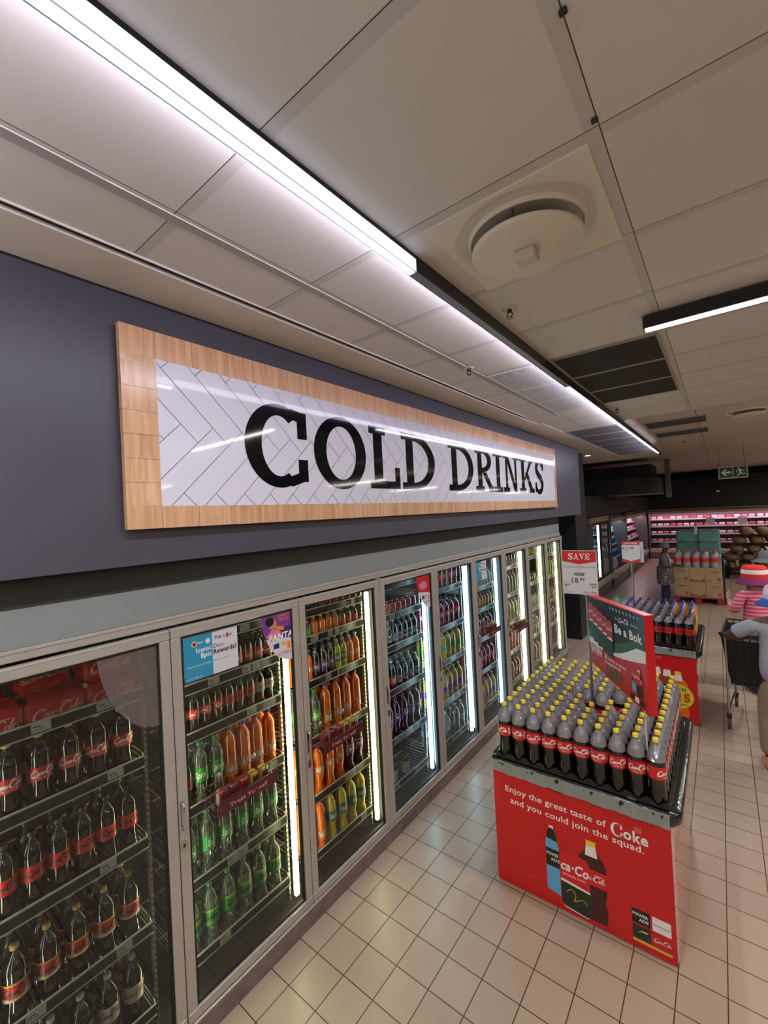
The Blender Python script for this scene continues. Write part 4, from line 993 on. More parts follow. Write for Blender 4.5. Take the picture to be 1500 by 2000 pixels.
def art_one(p, fn):
    W_ = BX1-BX0-.01
    t1 = mat('print_white', 0)
    p.text('Enjoy the great taste of', .078, .598, .052, fn, t1, .0004, fit=.585, bold=.012)
    p.text('and you could join the squad.', .108, .530, .052, fn, t1, .0004, fit=.735, bold=.012)
    slx = [('C', .685, .745), ('o', .75, .787), ('k', .79, .832), ('e', .835, .872)]
    p.polys([[(a+.685, b+.572) for a, b in q] for q in slab('C', .058, .072, .014, .006)], fn, t1, .0004)
    p.text('oke', .746, .576, .082, fn, t1, .0006, fit=.118, bold=.03)
    # sports bottle, can and cola bottle
    sky = mat('print_sky', (96, 168, 214), 0.4)
    p.shape([(.318, .10), (.395, .08), (.395, .36), (.385, .40), (.325, .41), (.318, .37)][::1], fn, sky, .0003)
    p.shape([(.325, .405), (.388, .395), (.38, .44), (.365, .47), (.345, .47), (.332, .45)], fn, M_blk, .0005); p.rect(.343, .368, .465, .485, fn, M_white, .0005)
    p.rect(.318, .396, .24, .345, fn, M_blk, .0006); p.text('POWER', .322, .305, .026, fn, t1, .0009, fit=.07, bold=.02); p.text('ADE', .345, .275, .026, fn, t1, .0009, bold=.02)
    bottle_pic(p, fn, .575, .035, .45, .15, mat('print_cola', (62, 24, 20), 0.3), M_red, M_yel, .0008)
    p.shape([(.40, .06), (.42, .035), (.54, .025), (.56, .045), (.56, .34), (.545, .36), (.415, .37), (.40, .355)], fn, M_red, .0014)
    p.shape([(.40, .06), (.42, .035), (.54, .025), (.56, .045), (.56, .17), (.40, .185)], fn, mat('print_forest', (24, 44, 28), 0.3), .0016)
    p.shape([(.40, .185), (.56, .17), (.56, .182), (.40, .20)], fn, t1, .0018); p.shape([(.405, .05), (.42, .035), (.54, .025), (.555, .035), (.54, .03), (.42, .042)], fn, t1, .0018)
    p.text('ca·Co', .402, .255, .078, fn, t1, .0019, fit=.156, shear=.25, bold=.03); p.text('ORIGINAL TASTE', .41, .225, .018, fn, t1, .0019, fit=.13)
    p.polys(stroke([(.43, .13, .004), (.46, .155, .004), (.48, .12, .004), (.47, .09, .004), (.52, .12, .004), (.54, .10, .004)], 3), fn, M_gold, .0019)
    # small partner marks
    p.rect(.768, .852, .138, .215, fn, M_blk, .0003); p.text('POWER', .772, .180, .022, fn, t1, .0006, fit=.072, bold=.03); p.text('ADE', .80, .155, .022, fn, t1, .0006, bold=.03)
    p.rect(.862, .946, .138, .212, fn, t1, .0003); p.text('bonaqua', .868, .168, .018, fn, M_ink, .0006, fit=.072)
    p.rect(.768, .852, .058, .130, fn, mat('print_forest', 0), .0003); p.shape([(.79, .09), (.81, .1), (.835, .098), (.842, .112), (.83, .108), (.812, .108), (.8, .098)], fn, M_gold, .0006)
    p.polys(script_cola(.08, .864, .085, 3, 1.1), fn, t1, .0004); p.rect(.768, .946, .040, .054, fn, M_gold, .0003)
    p.rect(.80, .835, .63, .66, fn, mat('tape', (206, 90, 84), 0.3), .0009)
    p.text('Ts and Cs apply. Visit www.coca-cola.co.za. No purchase limit. Images for illustration.', .03, .118, .018, fn, mat('print_dullred', (214, 90, 84), 0.4), .0004, fit=.22)
def art_two(p, fn):
    c1 = mat('print_cola', 0)
    bottle_pic(p, fn, .46, .02, .62, .24, c1, M_red, M_blk, .0003)
    bottle_pic(p, fn, .60, .03, .58, .20, mat('print_tea', (120, 40, 30), 0.3), mat('print_white', 0), M_red, .0010, False)
    bottle_pic(p, fn, .70, .04, .55, .18, mat('print_rust', (150, 60, 30), 0.3), M_blk, M_red, .0018, False)
    bottle_pic(p, fn, .80, .05, .50, .17, M_orange, M_purp, M_yel, .0026, False)
    p.text('FANTA', .745, .30, .06, fn, M_white, .0032, bold=.05, fit=.11); p.text('FS', .66, .32, .07, fn, M_white, .0032, bold=.05)
    p.rect(.60, .65, .66, .69, fn, mat('tape', 0), .0004)
    p.disc(.80, .285, .130, .128, fn, mat('sticker_yellow', (214, 206, 40), 0.4), .0040, 36)
    p.text('SAVE R3', .80, .345, .044, fn, M_blk, .0044, 'C', fit=.125, bold=.04); p.text('R15', .80, .235, .118, fn, mat('sticker_ink_red', (206, 60, 40), 0.4), .0044, 'C', fit=.20, bold=.06)
    p.text('WHEN YOU BUY 2', .80, .190, .026, fn, M_blk, .0044, 'C', fit=.15, bold=.04)
def promo_bin(y, label, art, side_txt):
    t = thing('promotional_bin', label, 'display bin', (BX0, y, 0)); W_ = BX1-BX0; D_ = 1.2
    # front board with a sagging top edge and a slightly bowed right corner
    f = MB(); n = 28; top = lambda u: .735-.030*math.sin(PI*min(1, max(0, u/.95)))-.006*math.sin(u*21)
    for i in range(n):
        a, b = i/n*(W_-.006), (i+1)/n*(W_-.006)
        f.add([(a, 0, .006), (b, 0, .006), (b, 0, top(b)), (a, 0, top(a)), (a, .008, .006), (b, .008, .006), (b, .008, top(b)), (a, .008, top(a))], [(0, 1, 2, 3), (5, 4, 7, 6), (3, 2, 6, 7), (1, 0, 4, 5)], M_bin)
    f.add([(0, 0, .006), (0, 0, top(0)), (0, .008, top(0)), (0, .008, .006)], [(0, 1, 2, 3)], M_bin)
    art(f, frame((0, -.0006, 0), (1, 0, 0), (0, 0, 1))); f.build('front_panel', t)
    # right side: bowed glossy print, and the plain sides
    s = MB(); R_ = []; m_ = 24
    for i in range(m_+1):
        q = i/m_; yy = .004+(D_-.008)*q; bow = .026*math.sin(PI*min(1, q*1.1))**.7 if 0 < q < .909 else 0
        R_.append((W_-.006+bow, yy))
    for i in range(m_):
        (xa, ya), (xb, yb) = R_[i], R_[i+1]
        s.add([(xa, ya, .012), (xb, yb, .012), (xb, yb, .72), (xa, ya, .72)], [(0, 1, 2, 3)], M_binside, True)
    if side_txt:
        fs_ = frame((W_+.0215, .45, 0), (0, 1, 0), (0, 0, 1)); s.text(side_txt, .0, .52, .10, fs_, mat('print_pink', 0), .0, bold=.02)
    s.build('side_panel', t, label='glossy bowed side panel')
    b = MB(); b.box(0, .008, .009, D_, .006, .72, M_bin); b.box(.008, W_-.012, D_-.008, D_, .006, .72, M_bin); b.box(.02, W_-.02, .02, D_-.02, .0, .05, M_blk); b.build('body', t)
    r = MB(); rings = []
    for z, ins in ((.700, .030), (.712, .004), (.745, -.016), (.78, -.018), (.800, -.012), (.800, .03)):
        rings.append([(px, py, z) for px, py in rrect(ins-.002, W_+.030-ins, -.004+ins, D_+.012-ins, .07)])
    r.loft(rings, M_rim, True, True); r.build('rim', t, label='dark moulded rim under the crates')
    w = MB(); wn = 40
    for i in range(wn):
        a, b_ = (i/wn)*(W_-.01)+.005, ((i+1)/wn)*(W_-.01)+.005; g = lambda u: .004*math.sin(u*37)+.003*math.sin(u*91)
        w.add([(a, -.026+g(a), .722), (b_, -.026+g(b_), .722), (b_, -.0245+g(b_+.3), .796), (a, -.0245+g(a+.3), .796)], [(0, 1, 2, 3)], M_wrap, True)
    w.build('wrap', t, label='crinkled clear film over the rim')
    return t
def crate(y, nrow, z, label, word):
    t = thing('bottle_crate', label, 'crate', (-1.166, y, z)); m = MB(); x0, x1, y0, y1 = -.049, 9*.093+.049, -.050, (nrow-1)*.0915+.050
    m.box(x0, x1, y0, y1, -.0085, -.0005, M_crate)
    def wave(p0, p1, k):
        n = k*6
        for i in range(n):
            a, b = i/n, (i+1)/n; h = lambda q: .010+.030*abs(math.cos(PI*k*q))**1.5
            A = (p0[0]+(p1[0]-p0[0])*a, p0[1]+(p1[1]-p0[1])*a); B = (p0[0]+(p1[0]-p0[0])*b, p0[1]+(p1[1]-p0[1])*b)
            dx, dy = p1[0]-p0[0], p1[1]-p0[1]; l = math.hypot(dx, dy); nx, ny = -dy/l*.003, dx/l*.003
            m.add([(A[0], A[1], -.008), (B[0], B[1], -.008), (B[0], B[1], h(b)), (A[0], A[1], h(a)), (A[0]+nx, A[1]+ny, -.008), (B[0]+nx, B[1]+ny, -.008), (B[0]+nx, B[1]+ny, h(b)), (A[0]+nx, A[1]+ny, h(a))],
                  [(0, 1, 2, 3), (5, 4, 7, 6), (3, 2, 6, 7), (1, 0, 4, 5)], M_crate)
    wave((x0, y0), (x1, y0), 10); wave((x1, y0), (x1, y1), nrow); wave((x1, y1), (x0, y1), 10); wave((x0, y1), (x0, y0), nrow)
    if word: m.text('PMCE', .70, .004, .016, frame((0, y0-.0005, -.008), (1, 0, 0), (0, 0, 1)), M_silver, .0)
    m.build('tray', t)
Y1B, Y2B = 2.603, 5.575
promo_bin(Y1B, 'near red bin printed Enjoy the great taste of Coke', art_one, None)
promo_bin(Y2B, 'second red bin with a round yellow R15 sticker on its front', art_two, 'Coke')
ZT = .8095
crate(Y1B+.044, 12, ZT, 'black bottle crate on the near red bin', True)
crate(Y2B+.044, 11, ZT, 'black bottle crate on the second red bin', False)
HOLE = {(4, 5), (5, 5), (6, 5), (5, 4), (6, 6)}
for j in range(12):
    for i in range(10):
        if (i, j) in HOLE: continue
        r_ = random.Random(i*31+j*7); a = r_.uniform(-.35, .35)
        if j == 0 and i == 9: a = 1.25
        if j == 0 and i == 0: a = -.5
        put('colaD', -1.166+.093*i, Y1B+.044+.0915*j, ZT+.0003, a, 'yellow-capped cola bottle on near red bin, %s row from front, %s from left' % (ORD[j], ORD[i]), 'cola bottles in the near red bin')
for j in range(11):
    for i in range(10):
        if j == 0: k, d_ = 'colaB', 'black-capped cola bottle'
        elif j < 3: k, d_ = (('teaB', 'dark amber drink bottle') if (i+j) % 3 else ('colaB', 'black-capped cola bottle'))
        elif i < 2: k, d_ = 'spriteB', 'green-capped clear bottle'
        elif i == 2: k, d_ = 'blueB', 'blue-capped dark bottle'
        elif i > 6 and j > 5: k, d_ = 'orangeB', 'blue-capped orange soda bottle'
        else: k, d_ = (('teaB', 'dark amber drink bottle') if (i*3+j) % 4 else ('blueB', 'blue-capped dark bottle'))
        put(k, -1.166+.093*i, Y2B+.044+.0915*j, ZT+.0003, random.Random(i*13+j).uniform(-.4, .4), '%s on second red bin, %s row from front, %s from left' % (d_, ORD[j], ORD[i]), 'bottles in the second red bin')

# ------------------------------------------------------------------ slanted promotional banner
BO = Vector((-.7475, 3.139, 0)); BE = Vector((-.352, 2.665, 0)); bd = (BE-BO).normalized(); bl = (BE-BO).length; bn = Vector((0, 0, 1)).cross(bd)   # back side
t = thing('promotional_banner', 'slanted red and dark banner reading Be a Bok and WIN above the bottles', 'banner', tuple(BO))
bm = MB(); F = frame((0, 0, 1.79), tuple(bd), (0, 0, 1))
M_bred = mat('banner_red', (188, 26, 30), 0.28, spec=0.5); M_bdark = mat('banner_dark', (34, 40, 50), 0.22, spec=0.5)
q0 = (0, 0); w_ = bl
out2 = [(0.012, 0), (w_, 0), (w_, -.545), (.012, -.447)]
bm.prism(out2[::-1], lambda u, v, w=0: F(u, v, w-.05), .05, M_bred)
sw0 = lambda u: -.232-.085*math.sin(PI*min(1, u/w_*1.15))**1.0+.035*(u/w_)      # upper edge of the white sweep
sw1 = lambda u: -.312-.030*math.sin(PI*u/w_)+.050*(u/w_)                          # its lower edge
bot = lambda u: -.447-(.098)*u/w_
nb = 22
for k in range(nb):
    a, b = .012+(w_-.014)*k/nb, .012+(w_-.014)*(k+1)/nb
    bm.shape([(a, sw0(a)), (b, sw0(b)), (b, -.008), (a, -.008)], F, M_bdark, .0006)
    if a > w_*.48: bm.shape([(a, sw0(a)), (b, sw0(b)), (b, sw0(b)+.075-.03*(b/w_)), (a, sw0(a)+.075-.03*(a/w_))], F, mat('print_grass', (44, 84, 40), 0.35), .0009)
    bm.shape([(a, min(sw1(a), sw0(a)-.012)), (b, min(sw1(b), sw0(b)-.012)), (b, sw0(b)), (a, sw0(a))], F, mat('print_white', 0), .0010)
for k in range(5):
    x = .018+k*.055; y_ = -.045-k*.016; o = .0016+k*.0006
    bm.shape([(x, y_-.23), (x+.066, y_-.23), (x+.070, y_-.02), (x+.060, y_), (x+.008, y_), (x-.002, y_-.02)], F, mat('print_redk', (178, 26, 34), 0.3), o)
    bm.shape([(x, y_-.23), (x+.066, y_-.23), (x+.068, y_-.125), (x, y_-.115)], F, mat('print_forest', 0), o+.0002)
    bm.disc(x+.034, y_-.118, .030, .012, F, mat('print_white', 0), o+.0001, 14); bm.polys(script_cola(.066, x+.001, y_-.062, 3, 1.2), F, mat('print_white', 0), o+.0003)
W1 = mat('print_white', 0)
bm.text('The', w_*.54, -.088, .020, F, W1, .002); bm.polys(script_cola(.105, w_*.60, -.092, 3, 1.1), F, W1, .002); bm.text('Fan Can', w_*.80, -.088, .020, F, W1, .002)
bm.text('Be a Bok', w_*.53, -.165, .070, F, W1, .002, fit=w_*.43, bold=.035)
bm.text('You could', .03, -.310, .018, F, W1, .002, fit=.11); bm.text('WIN', .028, -.372, .080, F, W1, .002, fit=.135, bold=.03)
bm.text('a share of', w_*.32, -.345, .018, F, W1, .002); bm.text('R5 million in prizes', w_*.32, -.365, .026, F, W1, .002, fit=w_*.37, bold=.02); bm.text('& experiences!', w_*.32, -.392, .026, F, W1, .002, fit=w_*.28, bold=.02)
for k in range(3): bm.rect(w_*(.34+.095*k), w_*(.42+.095*k), -.470+.0*k, -.405, F, mat('print_bronze', (92, 76, 50), 0.4), .002)
bottle_pic(bm, F, w_*.885, -.475, .17, .055, mat('print_cola', 0), M_red, M_red, .002); bm.rect(w_*.775, w_*.835, -.455, -.36, F, mat('print_sky', 0), .002); bm.rect(w_*.775, w_*.835, -.40, -.37, F, M_blk, .0024)
bm.rect(w_*.80, w_*.90, -.405, -.33, F, M_red, .0042); bm.polys(script_cola(w_*.1, w_*.80, -.37, 3, 1.2), F, W1, .0046)
bm.rect(w_*.74, w_*.80, -.505, -.475, F, M_blk, .002); bm.rect(w_*.81, w_*.87, -.51, -.48, F, W1, .002); bm.rect(w_*.88, w_*.94, -.515, -.485, F, mat('print_forest', 0), .002)
for k in range(9): bm.disc(w_*(.47+.055*k), -.030, .009, .010, F, mat('print_floodlight', (150, 150, 156), 0.4), .002, 10)
bm.build('banner_board', t)
MB().lathe([(.0045, ZT-.0), (.0045, 1.26)], (-.3755-BO.x, Y1B+.044+.0915*.5-BO.y, 0), mat('white_post', (214, 206, 198), 0.5), n=4).build('support_post', t)
# price sign on its pole behind the banner's left edge
def sign_pole(x, y, z0, z1, label, cat, builder, name='price_sign', rz=0):
    t = thing(name, label, cat, (x, y, 0), rz)
    p = MB(); p.lathe([(.0095, z0), (.0095, z1)], (0, 0, 0), M_steelp, n=12); p.lathe([(.034, z0), (.034, z0+.006), (.012, z0+.012)], (0, 0, 0), M_steelp, n=16) if z0 < .1 else None
    p.build('pole', t); builder(t); return t
def save_card(t):
    w, h = .224, .302; c = MB(); c.box(-w/2-.035, w/2-.035, -.016, -.012, 1.79, 1.79+h, M_pwhite); f = frame((-w/2-.035, -.0163, 1.79), (1, 0, 0), (0, 0, 1))
    rd = mat('card_red', (196, 32, 44), 0.35)
    c.shape([(.003, h-.004), (.003, h-.075), (w/2, h-.095), (w-.003, h-.075), (w-.003, h-.004)][::1][::-1], f, rd, .0003)
    x = .042
    for ch in 'SAVE':
        c.polys([[(x+a, h-.062+b) for a, b in q] for q in slab(ch, .032, .042, .009, .0055)], f, W1, .0006); x += .0365
    dk = mat('card_grey', (110, 108, 110), 0.5)
    c.text('Coca-Cola Soft Drink Less Sugar', w/2, h-.118, .016, f, dk, .0003, 'C', fit=w*.92); c.text('1.5L', w/2, h-.133, .014, f, dk, .0003, 'C')
    c.text('NOW', w/2, h-.175, .034, f, M_ink, .0003, 'C', bold=.04, fit=.066); c.text('18', w*.36, h-.224, .050, f, dk, .0003, 'C', bold=.04); c.text('99', w*.57, h-.209, .030, f, dk, .0003, 'C', bold=.04)
    c.text('WAS', .008, h-.228, .009, f, dk, .0003); c.text('20', .010, h-.248, .020, f, M_ink, .0003, bold=.03); c.text('99', .033, h-.243, .013, f, M_ink, .0003, bold=.03)
    c.text('SAVE', w-.008, h-.235, .018, f, M_ink, .0003, 'R', bold=.03); c.text('2', w-.030, h-.255, .020, f, M_ink, .0003, 'R', bold=.03); c.text('00', w-.010, h-.250, .013, f, M_ink, .0003, 'R', bold=.03)
    c.text('Pick n Pay', w-.008, .010, .020, f, dk, .0003, 'R', bold=.02); c.text('Pay', w-.0085, .010, .020, f, rd, .0006, 'R', bold=.02); c.rect(.006, .09, .018, .019, f, dk, .0003); c.text('smart', .03, .008, .010, f, rd, .0003)
    c.build('card', t)
    MB().box(-.02, .02, -.012, .010, 1.775, 1.80, M_steelp, .003).build('clamp', t)
sign_pole(-.7475, Y1B+.044+.0915*5.5, ZT, 1.80, 'SAVE price card reading NOW 18.99 on a steel pole over the near bin', 'price sign', save_card)
def low_card(t):
    w, h = .205, .265; c = MB(); c.box(-w/2, w/2, -.030, -.026, 1.64, 1.64+h, M_pwhite); f = frame((-w/2, -.0303, 1.64), (1, 0, 0), (0, 0, 1)); rd = mat('card_red', 0)
    c.rect(0, w, h-.045, h, f, rd, .0003); c.text('LOW PRICE', w/2, h-.032, .028, f, W1, .0006, 'C', fit=w*.72, bold=.03)
    c.shape([(0, 0), (w, 0), (w, .045), (w/2, .012), (0, .045)], f, rd, .0003)
    c.text('R17.99', .010, h-.105, .048, f, M_ink, .0003, bold=.02, fit=w*.6); c.text('Soft drink 2L', .012, h-.128, .014, f, mat('card_grey', 0), .0003); c.text('each', .012, h-.155, .014, f, mat('card_grey', 0), .0003); c.build('card', t)
    b = MB(); b.box(-w/2+.03, w/2+.03, .026, .030, 1.63, 1.64+h-.01, M_pwhite); b.build('rear_card', t)
sign_pole(-.9335, Y2B+.044+.0915*7.5, ZT, 1.88, 'LOW PRICE card reading R17.99 on a thin pole over the second bin', 'price sign', low_card)

# ================================================================== EXIT SIGN
t = thing('exit_sign', 'green hanging emergency exit sign with white arrow and running man', 'exit sign', (-.01, 12.0, 2.82), math.radians(2))
M_exg = mat('exit_green', (16, 70, 34), 0.4, emit=0.0); w, h = .50, .265
c = MB(); c.box(0, w, -.02, .02, 0, h, mat('exit_frame', (196, 204, 190), 0.4), .006); f = frame((0, -.0206, 0), (1, 0, 0), (0, 0, 1))
c.rect(.018, w/2-.006, .02, h-.02, f, M_exg, .0002); c.rect(w/2+.006, w-.018, .02, h-.02, f, M_exg, .0002)
cx, cy = .132, h/2
c.shape([(cx-.085, cy), (cx-.01, cy-.075), (cx+.02, cy-.075), (cx-.03, cy-.022), (cx+.085, cy-.022), (cx+.085, cy+.022), (cx-.03, cy+.022), (cx+.02, cy+.075), (cx-.01, cy+.075)], f, W1, .0006)
rx = .375; c.disc(rx-.02, h-.055, .017, .017, f, W1, .0006, 14)
for pts in ([(rx-.005, h-.08, .036), (rx+.0, h-.15, .03)], [(rx-.015, h-.085, .014), (rx-.055, h-.105, .014), (rx-.06, h-.145, .013)], [(rx+.01, h-.085, .014), (rx+.045, h-.12, .014), (rx+.07, h-.105, .013)], [(rx, h-.145, .020), (rx+.04, h-.18, .018), (rx+.085, h-.178, .016)], [(rx-.003, h-.145, .020), (rx-.028, h-.19, .018), (rx-.06, h-.222, .016)]):
    c.polys(stroke(pts, 3), f, W1, .0008)
c.build('panel', t)
for x in (.02, w-.05): MB().lathe([(.0035, h), (.0035, ZB-2.82)], (x, 0, 0), mat('wire_dark', (60, 56, 56), 0.4, 0.6), n=6).build('suspension_rod', t)
# ================================================================== REFRIGERATORS AT THE BACK
M_fgrey = mat('fridge_grey', (98, 96, 98), 0.45, 0.1); M_flip = mat('fridge_bumper', (176, 160, 140), 0.5); M_fin = mat('fridge_inside', (120, 104, 112), 0.6)
M_pinkt = glow('meat_light', (255, 204, 226), 34.0); M_cold = glow('deck_light', (200, 230, 255), 26.0)
M_meat = [mat('meat_%d' % i, c_, 0.25, noise=0.35, nscale=30) for i, c_ in enumerate([(208, 132, 146), (226, 176, 184), (184, 92, 104), (232, 204, 208)])]
def multideck(loc, rz, L_, levels, lightm, label, end=True):
    """open refrigerated wall case: front looks to local +x, runs along local y"""
    t = thing('open_fridge', label, 'refrigerator', loc, rz); D = .85
    c = MB(); c.box(-D, -D+.04, 0, L_, .1, 2.05, M_fin); c.box(-D, -.0, 0, L_, .03, .28, M_fgrey); c.box(-D, -.12, 0, L_, 1.98, 2.06, M_fgrey); c.build('cabinet', t)
    b = MB(); b.box(-.05, .035, 0, L_, .24, .42, M_flip, .03); b.build('bumper', t)
    cp = MB(); cp.box(-.20, -.01, .0, L_, 1.86, 1.98, mat('fridge_canopy', (176, 150, 126), 0.5), .02); cp.build('canopy', t)
    MB().box(-.235, -.205, .05, L_-.05, 1.87, 1.90, lightm).build('light_tube', t, label='glowing light tube')
    for yy in (0, L_-.04):
        if end: MB().box(-D, .02, yy, yy+.04, .0, 2.07, M_fgrey, .01).build('end_panel', t)
    for i, (z, d) in enumerate(levels):
        s = MB(); s.box(-D+.04, -D+.04+d, .045, L_-.045, z-.02, z, M_wire); s.box(-D+.04+d, -D+.05+d, .045, L_-.045, z-.035, z+.012, M_railL); s.build('shelf', t)
    return t
def tray_me(m):
    b = MB(); b.box(-.085, .085, -.105, .105, 0, .02, M_pwhite, .006); b.box(-.08, .08, -.098, .098, .012, .125, m, .03); return b.mesh('meat_tray')
TR = [tray_me(m) for m in M_meat]
def place_trays(loc, rz, L_, levels, where, step=.232, depth2=True):
    M = Matrix.Translation(loc) @ Matrix.Rotation(rz, 4, 'Z'); 
    for li, (z, d) in enumerate(levels):
        n = int((L_-.1)/step)
        for k in range(n):
            r_ = random.Random(int(z*100)+k); p = M @ Vector((-.85+.04+d-.115, .16+k*step+r_.uniform(-.01, .01), z+.0005))
            me = TR[r_.randrange(4)]
            o = obj('meat_tray', me, None, None, None, 'pink meat tray on the %s shelf of the %s fridge, %s from left' % (ORD[li], where, _ordn(k)), 'meat tray', 'meat trays in the %s fridge' % where)
            o.matrix_world = Matrix.Translation(p) @ Matrix.Rotation(rz+r_.uniform(-.05, .05), 4, 'Z')
def _ordn(k):
    k += 1; return '%d%s' % (k, 'th' if 10 < k % 100 < 14 else {1: 'st', 2: 'nd', 3: 'rd'}.get(k % 10, 'th'))
lv_meat = [(1.62, .34), (1.32, .42), (1.0, .50), (.68, .58), (.30, .78)]
multideck((-2.47, 21.33, 0), -PI/2, 8.5, lv_meat, M_pinkt, 'long open meat fridge along the back wall, glowing pink')
place_trays((-2.47, 21.33, 0), -PI/2, 4.6, lv_meat, 'back meat')
multideck((-2.5, 16.18, 0), 0, 5.0, lv_meat[:4]+[(.30, .78)], M_pinkt, 'open meat fridge on the left wall before the corner')
place_trays((-2.5, 16.18, 0), 0, 4.9, lv_meat, 'left meat', .26)
lv_d = [(1.50, .45), (1.10, .52), (.70, .60), (.30, .78)]
multideck((-2.5, 13.58, 0), 0, 2.55, lv_d, M_cold, 'open drinks fridge with blue bottles on the left wall')
make_kind('blueW', 'blue_drink_bottle', .24, .036, plain_prof, M_blued, .82, M_pet, M_capw, (.2, .55, M_navyl, None), 12)
make_kind('whiteW', 'yoghurt_tub', .15, .05, lambda H, R: [(R*.85, 0), (R, H*.9), (R*1.03, H*.945)], M_white, .99, M_white, M_navyl, None, 12)
for li, (z, d) in enumerate(lv_d[:3]):
    for k in range(14):
        kk = 'whiteW' if li == 0 else 'blueW'
        put(kk, -2.5-.85+.04+d-.06, 13.72+k*.172, z+.0005, PI/2, '%s on the %s shelf of the left drinks fridge, %s from left' % ('white tub' if li == 0 else 'blue drink bottle', ORD[li], _ordn(k)), 'goods in the left drinks fridge', 'tub' if li == 0 else 'bottle')
for k in range(9):
    t = obj('ice_bag', None, None, (-2.5-.38, 13.74+k*.27, .3005), 0, 'clear bag in the bottom well of the left drinks fridge, %s from left' % _ordn(k), 'bag', 'clear bags in the drinks fridge well')
    MB().box(-.12, .12, -.1, .1, 0, .30, mat('bag_clear', (176, 180, 184), 0.2, spec=0.6, bump=0.6, bscale=22), .05).build('bag', t)
# upright freezer with a bright tube
t = thing('upright_freezer', 'dark upright glass-door freezer with one bright blue-white tube', 'freezer', (-2.5, 11.35, 0))
c = MB(); c.box(-.85, -.80, 0, 2.1, .1, 2.05, M_fin); c.box(-.85, 0, 0, 2.1, 1.95, 2.08, mat('fridge_canopy', 0)); c.box(-.85, 0, 2.04, 2.1, 0, 1.95, M_fgrey); c.box(-.85, 0, 0, .06, 0, 1.95, M_fgrey); c.box(-.85, 0, .06, 2.04, .05, .34, M_fgrey); c.build('cabinet', t)
MB().box(-.05, .06, 0.02, 2.08, .30, .46, M_flip, .03).build('bumper', t)
for k in range(2):
    y = .06+k*.99
    d = MB(); 
    for a, b, z0_, z1_ in ((y, y+.99, .46, .52), (y, y+.99, 1.89, 1.95), (y, y+.05, .52, 1.89), (y+.94, y+.99, .52, 1.89)): d.box(-.04, 0, a, b, z0_, z1_, M_gask)
    dd = d.build('door', t); MB().poly([(-.02, y+.05, .52), (-.02, y+.94, .52), (-.02, y+.94, 1.89), (-.02, y+.05, 1.89)], M_glass).build('glass_pane', dd)
    MB().tube([(.0, y+.9, 1.05), (.03, y+.9, 1.06), (.03, y+.9, 1.3), (0, y+.9, 1.31)], .008, M_chrome).build('handle', dd)
MB().box(-.10, -.06, 1.02, 1.07, .5, 1.85, glow('freezer_tube', (214, 244, 255), 12.0)).build('light_tube', t, label='glowing light tube')
for z in (.7, 1.0, 1.3, 1.6):
    MB().box(-.78, -.15, .08, 2.02, z-.015, z, M_wire).build('shelf', t)
for z in (.7, 1.0, 1.3, 1.6):
    for k in range(6):
        o = obj('frozen_carton', None, None, (-2.5-.3, 11.56+k*.30, z+.0005), 0, 'frozen food carton at height %s of the upright freezer, %s from left' % ({.7: 'one', 1.0: 'two', 1.3: 'three', 1.6: 'four'}[z], ORD[k]), 'carton', 'cartons in the upright freezer')
        MB().box(-.1, .1, -.12, .12, 0, .2, mat('carton_navy', (40, 50, 92), 0.4), .004).build('carton', o)

# ================================================================== PALLETS
M_pred = mat('pallet_red', (150, 40, 38), 0.55, noise=0.1); M_card = mat('cardboard', (176, 148, 112), 0.8, noise=0.06); M_cardp = mat('cardboard_print', (120, 84, 60), 0.7); M_cardr = mat('cardboard_red_print', (176, 84, 62), 0.7)
def pallet(x0, x1, y0, y1, label):
    t = thing('pallet', label, 'pallet', (x0, y0, 0)); w, d = x1-x0, y1-y0
    dk = MB(); dk.box(0, w, 0, d, .125, .15, M_pred, .004); dk.build('deck', t)
    for x in (0, w/2-.06, w-.12): MB().box(x, x+.12, 0, d, 0, .125, M_pred, .004).build('runner', t)
    return t
pallet(-.965, -.035, 12.15, 13.2, 'red plastic pallet under the cardboard cartons')
for zi in range(2):
    for yi in range(3):
        for xi in range(3):
            w = .298; x = -.95+xi*.303; y = 12.18+yi*.335; z = .1505+zi*.3405
            if yi > 0 and xi == 1 and zi == 0: pass
            t = obj('carton', None, None, (x, y, z), 0, 'brown carton on the red pallet, %s layer, %s row from front, %s from left' % (['lower', 'upper'][zi], ORD[yi], ORD[xi]), 'carton', 'brown cartons on the pallet')
            c = MB(); c.box(0, w, 0, .33, 0, .34, M_card, .003); f = frame((0, -.0006, 0), (1, 0, 0), (0, 0, 1))
            if xi == 1:
                c.text('Coca-Cola', .15, .25, .045, f, M_cardr, 0, 'C', fit=.17, shear=.2); c.shape([(.01, .09), (.08, .05), (.2, .045), (.288, .09), (.288, .015), (.01, .015)][::-1], f, M_cardp)
            else:
                c.rect(.06, .24, .25, .262, f, M_cardp); c.rect(.09, .21, .225, .235, f, M_cardp); c.rect(.20, .27, .05, .12, f, M_cardr); c.rect(.05, .08, .04, .07, f, M_cardp)
            c.build('box', t)
make_kind('jug', 'water_jug', .36, .082, lambda H, R: [(R*.9, 0), (R, .02), (R*.96, H*.3), (R, H*.36), (R, H*.7), (R*.8, H*.8), (R*.3, H*.9), (R*.25, H*.945)], clear('jug_plastic', (240, 240, 244), (226, 222, 226), .42, 1.5, .08), .99, M_pet, M_red, (.34, .62, mat('label_red_pale', (206, 60, 56), 0.4), None), 14)
for yi in range(3):
    for xi in range(5):
        put('jug', -.86+xi*.175, 12.27+yi*.19, .8325, 0, 'water jug with red label on the cartons, %s row, %s from left' % (ORD[yi], ORD[xi]), 'water jugs on the cartons', 'water jug')
pallet(-.965, -.035, 13.35, 14.4, 'red pallet under the teal shrink-wrapped stack')
